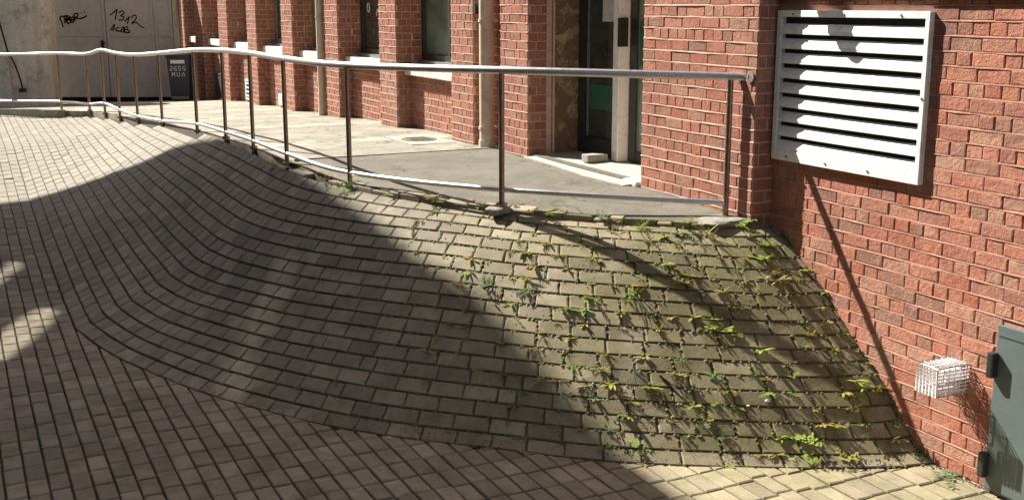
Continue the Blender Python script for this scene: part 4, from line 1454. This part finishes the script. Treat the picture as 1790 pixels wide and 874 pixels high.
def weed_mesh(kind, seed):
    r = random.Random(seed)
    mb = MB()
    if kind == "rosette":                      # broad leaves round a crown
        for k in range(r.randint(7, 11)):
            an = k * 2.4 + r.uniform(-.3, .3)
            e = r.uniform(0.15, 0.9)
            leaf(mb, Vector((0, 0, 0.004)), Vector((math.cos(an)*math.cos(e), math.sin(an)*math.cos(e), math.sin(e))), r.uniform(0.045, 0.085), r.uniform(0.018, 0.030), 0.7)
    elif kind == "tuft":                       # grass
        for k in range(r.randint(22, 34)):
            an = r.uniform(0, 6.28); e = r.uniform(0.5, 1.45)
            b = Vector((r.gauss(0, .012), r.gauss(0, .012), 0))
            leaf(mb, b, Vector((math.cos(an)*math.cos(e), math.sin(an)*math.cos(e), math.sin(e))), r.uniform(0.05, 0.13), r.uniform(0.004, 0.007), r.uniform(0.5, 1.4), nseg=4)
    elif kind == "sprig":                      # stems with paired small leaves
        for s_ in range(r.randint(3, 6)):
            an = r.uniform(0, 6.28); lean = r.uniform(0.3, 1.0)
            p = Vector((r.gauss(0, .008), r.gauss(0, .008), 0)); d = Vector((math.cos(an)*lean, math.sin(an)*lean, 1)).normalized()
            L_ = r.uniform(0.06, 0.14); pts = [p.copy()]
            n_ = 5
            for i in range(n_):
                d = (d + Vector((r.gauss(0, .15), r.gauss(0, .15), -0.05))).normalized()
                p = p + d * L_ / n_; pts.append(p.copy())
                for sd_ in (-1, 1):
                    a2 = an + sd_ * 1.4 + r.gauss(0, .3)
                    leaf(mb, p, Vector((math.cos(a2), math.sin(a2), r.uniform(0.1, 0.6))), r.uniform(0.022, 0.042), r.uniform(0.008, 0.014), 0.5, nseg=2)
            mb.tube(pts, [0.0022 - 0.0012 * i / n_ for i in range(n_ + 1)], 5)
    elif kind == "creeper":                    # flat spreading mat of tiny leaves
        for s_ in range(r.randint(5, 8)):
            an = r.uniform(0, 6.28); p = Vector((0, 0, 0.006)); L_ = r.uniform(0.04, 0.10)
            n_ = 6; pts = [p.copy()]
            for i in range(n_):
                an += r.gauss(0, .25)
                p = p + Vector((math.cos(an), math.sin(an), r.uniform(-.05, .12))) * L_ / n_; p.z = max(p.z, 0.003); pts.append(p.copy())
                for sd_ in (-1, 1):
                    a2 = an + sd_ * 1.2 + r.gauss(0, .3)
                    leaf(mb, p, Vector((math.cos(a2), math.sin(a2), r.uniform(0.2, 0.9))), r.uniform(0.012, 0.026), r.uniform(0.006, 0.011), 0.3, nseg=2)
            mb.tube(pts, 0.0014, 4)
    elif kind == "tall":                       # lanky stalks with long leaves
        for s_ in range(r.randint(3, 5)):
            an = r.uniform(0, 6.28); p = Vector((r.gauss(0, .01), r.gauss(0, .01), 0)); d = Vector((math.cos(an)*.5, math.sin(an)*.5, 1)).normalized()
            L_ = r.uniform(0.14, 0.26); n_ = 7; pts = [p.copy()]
            for i in range(n_):
                d = (d + Vector((r.gauss(0, .12), r.gauss(0, .12), -0.07))).normalized()
                p = p + d * L_ / n_; pts.append(p.copy())
                if i > 0:
                    a2 = r.uniform(0, 6.28)
                    leaf(mb, p, Vector((math.cos(a2), math.sin(a2), r.uniform(0.1, 0.8))), r.uniform(0.05, 0.09), r.uniform(0.010, 0.017), 0.8, nseg=3)
            mb.tube(pts, [0.003 - 0.0016 * i / n_ for i in range(n_ + 1)], 5)
    me = bpy.data.meshes.new("weed_" + kind)
    me.from_pydata([tuple(v) for v in mb.v], [], mb.f)
    me.update()
    for p in me.polygons: p.use_smooth = True
    return me
WK = {}
for kind in ("rosette", "tuft", "sprig", "creeper", "tall"):
    WK[kind] = []
    for s_ in range(4):
        for mt in ("leaf_a", "leaf_b", "leaf_c"):
            pass
        WK[kind].append(weed_mesh(kind, 100 + s_ * 7 + len(kind)))
MESHMAT = {}
def weed(pos, kind, mat, scale, label, group="weeds rooted in the paving joints", name="weed"):
    src = wr.choice(WK[kind])
    key = (src.name, mat)
    if key not in MESHMAT:
        c = src.copy(); c.materials.append(M[mat]); MESHMAT[key] = c
    o = bpy.data.objects.new(name, MESHMAT[key])
    COL.objects.link(o)
    o.location = pos
    o.rotation_euler = (wr.gauss(0, .12), wr.gauss(0, .12), wr.uniform(0, 6.28))
    o.scale = (scale, scale, scale * wr.uniform(0.5, 0.8))
    return tag(o, label, "weed", group)
# height of the bank from street coordinates (nearest of a dense sampling)
SAMP = [(bank(s / 150, v / 60), s / 150, v / 60) for s in range(0, 190) for v in range(0, 61)]
def on_bank(t, d):
    b = min(SAMP, key=lambda q: (q[0][0]-t)**2 + (q[0][1]-d)**2)
    return WP(t, d, b[0][2] - 0.006)
special = [
    ((0.85, 1.83), "rosette", "leaf_a", 1.1, "single bright green rosette weed at the edge of the big shadow"),
    ((-0.01, 0.37), "tuft", "leaf_b", 1.5, "broad yellowish grass tuft just below the concrete footing"),
    ((-0.02, 0.10), "tall", "leaf_a", 1.0, "leaning green weed between the concrete footing and the wall"),
    ((-0.79, 0.48), "rosette", "leaf_a", 1.25, "starry green weed standing alone low on the bank by the wall"),
    ((-0.57, 0.60), "creeper", "leaf_a", 2.0, "spreading green weed near the middle of the rail's shadow"),
    ((-1.23, -0.02), "tall", "leaf_a", 1.2, "tallest green weed low down beside the brick wall"),
    ((-0.51, 0.11), "tall", "leaf_b", 0.9, "lanky yellow-green weed halfway down beside the wall"),
    ((-0.32, 0.14), "sprig", "leaf_a", 1.3, "leafy green sprig on the bank below the louvre"),
    ((1.00, 1.26), "tall", "leaf_a", 0.7, "thick green weed clump beside the second rail post"),
    ((0.88, 1.14), "sprig", "leaf_a", 1.3, "green clump under the bottom rail next to the second post"),
    ((-1.24, 0.57), "creeper", "leaf_a", 1.9, "low green creeper near the foot of the bank"),
    ((-1.38, 0.55), "sprig", "leaf_a", 1.0, "bright little sprig at the very foot of the bank"),
    ((2.80, 2.12), "creeper", "leaf_a", 1.9, "yellow-green creeper at the foot of the third rail post"),
    ((4.45, 2.32), "sprig", "leaf_a", 1.3, "green sprig at the foot of the fourth rail post"),
    ((-1.86, -0.13), "creeper", "leaf_c", 2.2, "green creeper along the wall foot near the cabinet"),
]
for (t, d), kind, mt, sc, lab in special:
    p = on_bank(t, d) if t > -1.70 else WP(t, d, road_z(t, d))
    o = weed(p, kind, mt, sc, lab, group="larger weeds on the bank")
traced = [(0.48,1.56),(0.14,0.65),(-1.23,0.09),(-1.27,0.35),(-0.76,0.82),(0.12,1.64),(-0.04,1.5),(-0.32,1.59),(-0.51,1.38),(-0.62,1.44),(-0.77,1.42),
    (0.01,1.86),(-0.54,1.25),(0.06,0.6),(-0.22,0.71),(-0.51,0.74),(-0.09,1.02),(1.65,1.9),(0.67,1.79),(0.33,0.72),(-0.24,0.04),(-0.26,0.25),(-1.41,-0.08),(-1.47,0.33),(-0.21,0.66)]
GEN = None
row_weeds = []
kinds = ["rosette", "rosette", "sprig", "creeper", "creeper", "creeper", "tuft"]
mats = ["leaf_a", "leaf_b", "leaf_c", "leaf_b", "leaf_a", "leaf_a", "leaf_b"]
for (t, d) in traced:
    kd, mt = wr.choice(kinds), wr.choice(mats)
    b_ = min(SAMP, key=lambda q: (q[0][0]-t)**2 + (q[0][1]-d)**2)
    row_weeds.append((max(1, round(b_[2] * NROW)), b_[1], weed(on_bank(t, d), kd, mt, wr.uniform(0.8, 1.3), GEN), kd, mt))
near_j = [j for j in JOINTS if j[1] < 0.74]
for k in range(430):
    j = wr.choice(near_j)
    f = wr.choice([0, 0, 0, wr.random()])
    p = j[0].lerp(j[3], f)
    t, d = td(p)
    # more of them in the sunny middle, few in the deep shade
    sx, sy = px(p)
    dens = 1.0 if sx > 880 else (0.35 if sx > 700 else 0.1)
    if wr.random() > dens: continue
    kd, mt = wr.choice(kinds), wr.choice(mats)
    row_weeds.append((max(1, round(j[2] * NROW)), j[1] + f * 0.02, weed(p + Vector((0, 0, -0.010)), kd, mt, wr.uniform(0.35, 0.8) if kd in ("tuft", "sprig") else wr.uniform(0.5, 1.15), GEN), kd, mt))
ORD = ["zeroth", "first", "second", "third", "fourth", "fifth", "sixth", "seventh", "eighth", "ninth", "tenth", "eleventh", "twelfth", "thirteenth",
       "fourteenth", "fifteenth", "sixteenth", "seventeenth", "eighteenth", "nineteenth", "twentieth"]
def nth(n): return ORD[n] if n < len(ORD) else str(n) + "th"
COLW = dict(leaf_a="bright green", leaf_b="olive yellow", leaf_c="bluish green")
KINDW = dict(rosette="leaf rosette", tuft="grass tuft", sprig="leafy sprig", creeper="creeping weed", tall="tall weed")
for row in range(1, NROW + 1):
    lst = sorted([w_ for w_ in row_weeds if w_[0] == row], key=lambda w_: w_[1])
    for i_, w_ in enumerate(lst):
        w_[2]["label"] = "%s %s, %s weed from the wall under the %s paver course" % (COLW[w_[4]], KINDW[w_[3]], nth(i_ + 1), nth(row))
# tufts along the kerb edge under the rail
xs_ = sorted(wr.uniform(0.4, L[-1]) for k in range(46))
for k in range(46):
    x = xs_[k]
    t = interp(x, L, [p[0] for p in dense]); d = interp(x, L, [p[1] for p in dense])
    weed(WP(t, d + wr.choice([0.02, -0.11]), z_pav(t) - 0.03), wr.choice(["creeper", "creeper", "sprig", "tuft"]), wr.choice(mats), wr.uniform(0.5, 1.0), "small weed under the steel handrail, %s from its wall end" % nth(k + 1), "weeds along the kerb under the handrail")
for k in range(9):
    t = sorted([9.55, 12.05, 10.6, 12.9, 7.2, 14.5, 5.0, 16.8, 18.0])[k]
    weed(WP(t + wr.uniform(-.1, .3), wr.uniform(-0.12, 0.05), z_pav(t)), "tuft", "leaf_b", wr.uniform(0.8, 1.3), "dry little tuft at the facade foot, %s from the door" % nth(k + 1), "tufts along the facade")

# moss crumbs in the joints
mb = MB()
for k in range(5200):
    j = wr.choice(near_j)
    if j[1] > 0.5 and wr.random() < 0.6: continue
    # along the row joint or up the cross joint
    if wr.random() < 0.6: p = j[0].lerp(j[3], wr.random())
    else: p = row_w(j[1], j[2] - wr.random() / NROW)
    r_ = wr.uniform(0.003, 0.0135) if j[1] < 0.55 else wr.uniform(0.003, 0.007)
    c = p + Vector((wr.gauss(0, .003), wr.gauss(0, .003), -0.008 + r_ * 0.5))
    a0 = wr.uniform(0, 3)
    ring = [c + Vector((math.cos(a0 + q*1.2566) * r_ * wr.uniform(.7, 1.3), math.sin(a0 + q*1.2566) * r_ * wr.uniform(.7, 1.3), -0.003)) for q in range(5)]
    mb.add(ring + [c + Vector((0, 0, r_ * 0.8))], [(i, (i+1) % 5, 5) for i in range(5)])
o = mb.build("moss", M["moss"], None, True)
tag(o, "olive moss crumbs in the joints of the paved bank", "moss", kind="stuff")

# dirt and crumbs trapped along the wall and at the foot of the bank
mb = MB()
for k in range(2600):
    u = wr.random()
    if u < 0.45:                       # along the wall, on the bank
        v_ = wr.random(); s_ = abs(wr.gauss(0, 0.006)); p = bank_w(s_, v_)
        p = WP(td(p)[0], max(td(p)[1], WALL_D + 0.005), p.z)
    elif u < 0.60:                     # along the wall further on, on the road
        t_ = wr.uniform(-2.4, -1.65); p = WP(t_, WALL_D + 0.012 + abs(wr.gauss(0, 0.02)), 0); p.z = road_z(t_, td(p)[1])
    elif u < 0.85:                     # foot of the bank
        s_ = wr.random() ** 1.5 * 0.7; p = bank_w(s_, min(1.0, 1 - abs(wr.gauss(0, 0.035))))
    else:
        s_ = wr.random() * 0.6; p = bank_w(s_, wr.random())
    r_ = wr.uniform(0.002, 0.008)
    a0 = wr.uniform(0, 3)
    ring = [p + Vector((math.cos(a0 + q*1.5708) * r_ * wr.uniform(.6, 1.4), math.sin(a0 + q*1.5708) * r_ * wr.uniform(.6, 1.4), -0.002)) for q in range(4)]
    mb.add(ring + [p + Vector((0, 0, r_ * wr.uniform(.5, 1.0)))], [(i, (i+1) % 4, 4) for i in range(4)])
o = mb.build("loose_dirt", M["dirt"])
tag(o, "loose dark dirt and crumbs along the wall and bank foot", "dirt", kind="stuff")

# litter
def pebble(p, r, mat, label, name, cat, seed, flat=0.6):
    bm = bmesh.new(); bmesh.ops.create_icosphere(bm, subdivisions=2, radius=1)
    for v in bm.verts:
        v.co = v.co * (1 + 0.35 * noise.noise(v.co * 1.4 + Vector((seed, 2, 0))))
        v.co = Vector((v.co.x * r, v.co.y * r * 0.8, v.co.z * r * flat))
    me = bpy.data.meshes.new(name); bm.to_mesh(me); bm.free(); me.materials.append(mat)
    for q in me.polygons: q.use_smooth = True
    o = bpy.data.objects.new(name, me); COL.objects.link(o); o.location = p + Vector((0, 0, r * flat * 0.7))
    return tag(o, label, cat)
pebble(on_bank(-1.02, 0.60), 0.017, M["paper"], "larger of two white pebbles low on the bank", "pebble", "pebble", 1)
pebble(on_bank(-0.98, 0.72), 0.012, M["paper"], "smaller of two white pebbles low on the bank", "pebble", "pebble", 5)
pebble(WP(0.18, 2.72, road_z(.18, 2.72)), 0.016, M["paper"], "white crumpled scrap at the shaded foot of the bank", "paper_scrap", "scrap", 9, 0.35)
tw = tag(empty("twig"), "short dark twig lying across the sunlit lower bank", "twig")
pa, pb = on_bank(-0.58, 1.13), on_bank(-0.74, 1.06)
mb = MB(); mb.tube([pa + Vector((0, 0, .018)), pa.lerp(pb, .5) + Vector((0, 0, .026)), pb + Vector((0, 0, .018))], [0.007, 0.008, 0.006], 8); mb.build("stick", M["twig"], tw, True)
mb = MB(); mb.tube([pa.lerp(pb, .4) + Vector((0, 0, .022)), pa.lerp(pb, .55) + Vector((0.01, 0.02, .03))], [0.004, 0.002], 6); mb.build("side_shoot", M["twig"], tw, True)
dl = tag(empty("dry_leaf"), "pale orange dry leaf on the sunny middle of the bank", "leaf")
mb = MB(); pl = on_bank(-0.08, 1.00)
for an in (0.2, 1.3, 2.6):
    leaf(mb, pl + Vector((0, 0, .012)), Vector((math.cos(an), math.sin(an), .25)), 0.06, 0.035, 0.5)
mb.build("blade", M["dry"], dl, True)

# wall lamp above the frame: its shadow falls on the top of the louvre
wl = tag(empty("wall_lamp"), "small lamp bracket on the wall above the louvre, outside the picture", "lamp")
street_part("arm", M["frame_dark"], wl, [(-0.10, -0.04, WALL_D + 0.01, WALL_D + 0.30, 3.02, 3.06)])
mb = MB(); mb.tube([WP(-0.07, WALL_D + 0.30, 2.86), WP(-0.07, WALL_D + 0.30, 2.96), WP(-0.07, WALL_D + 0.30, 3.04)], [0.085, 0.06, 0.02], 16); mb.build("shade", M["frame_dark"], wl, True)
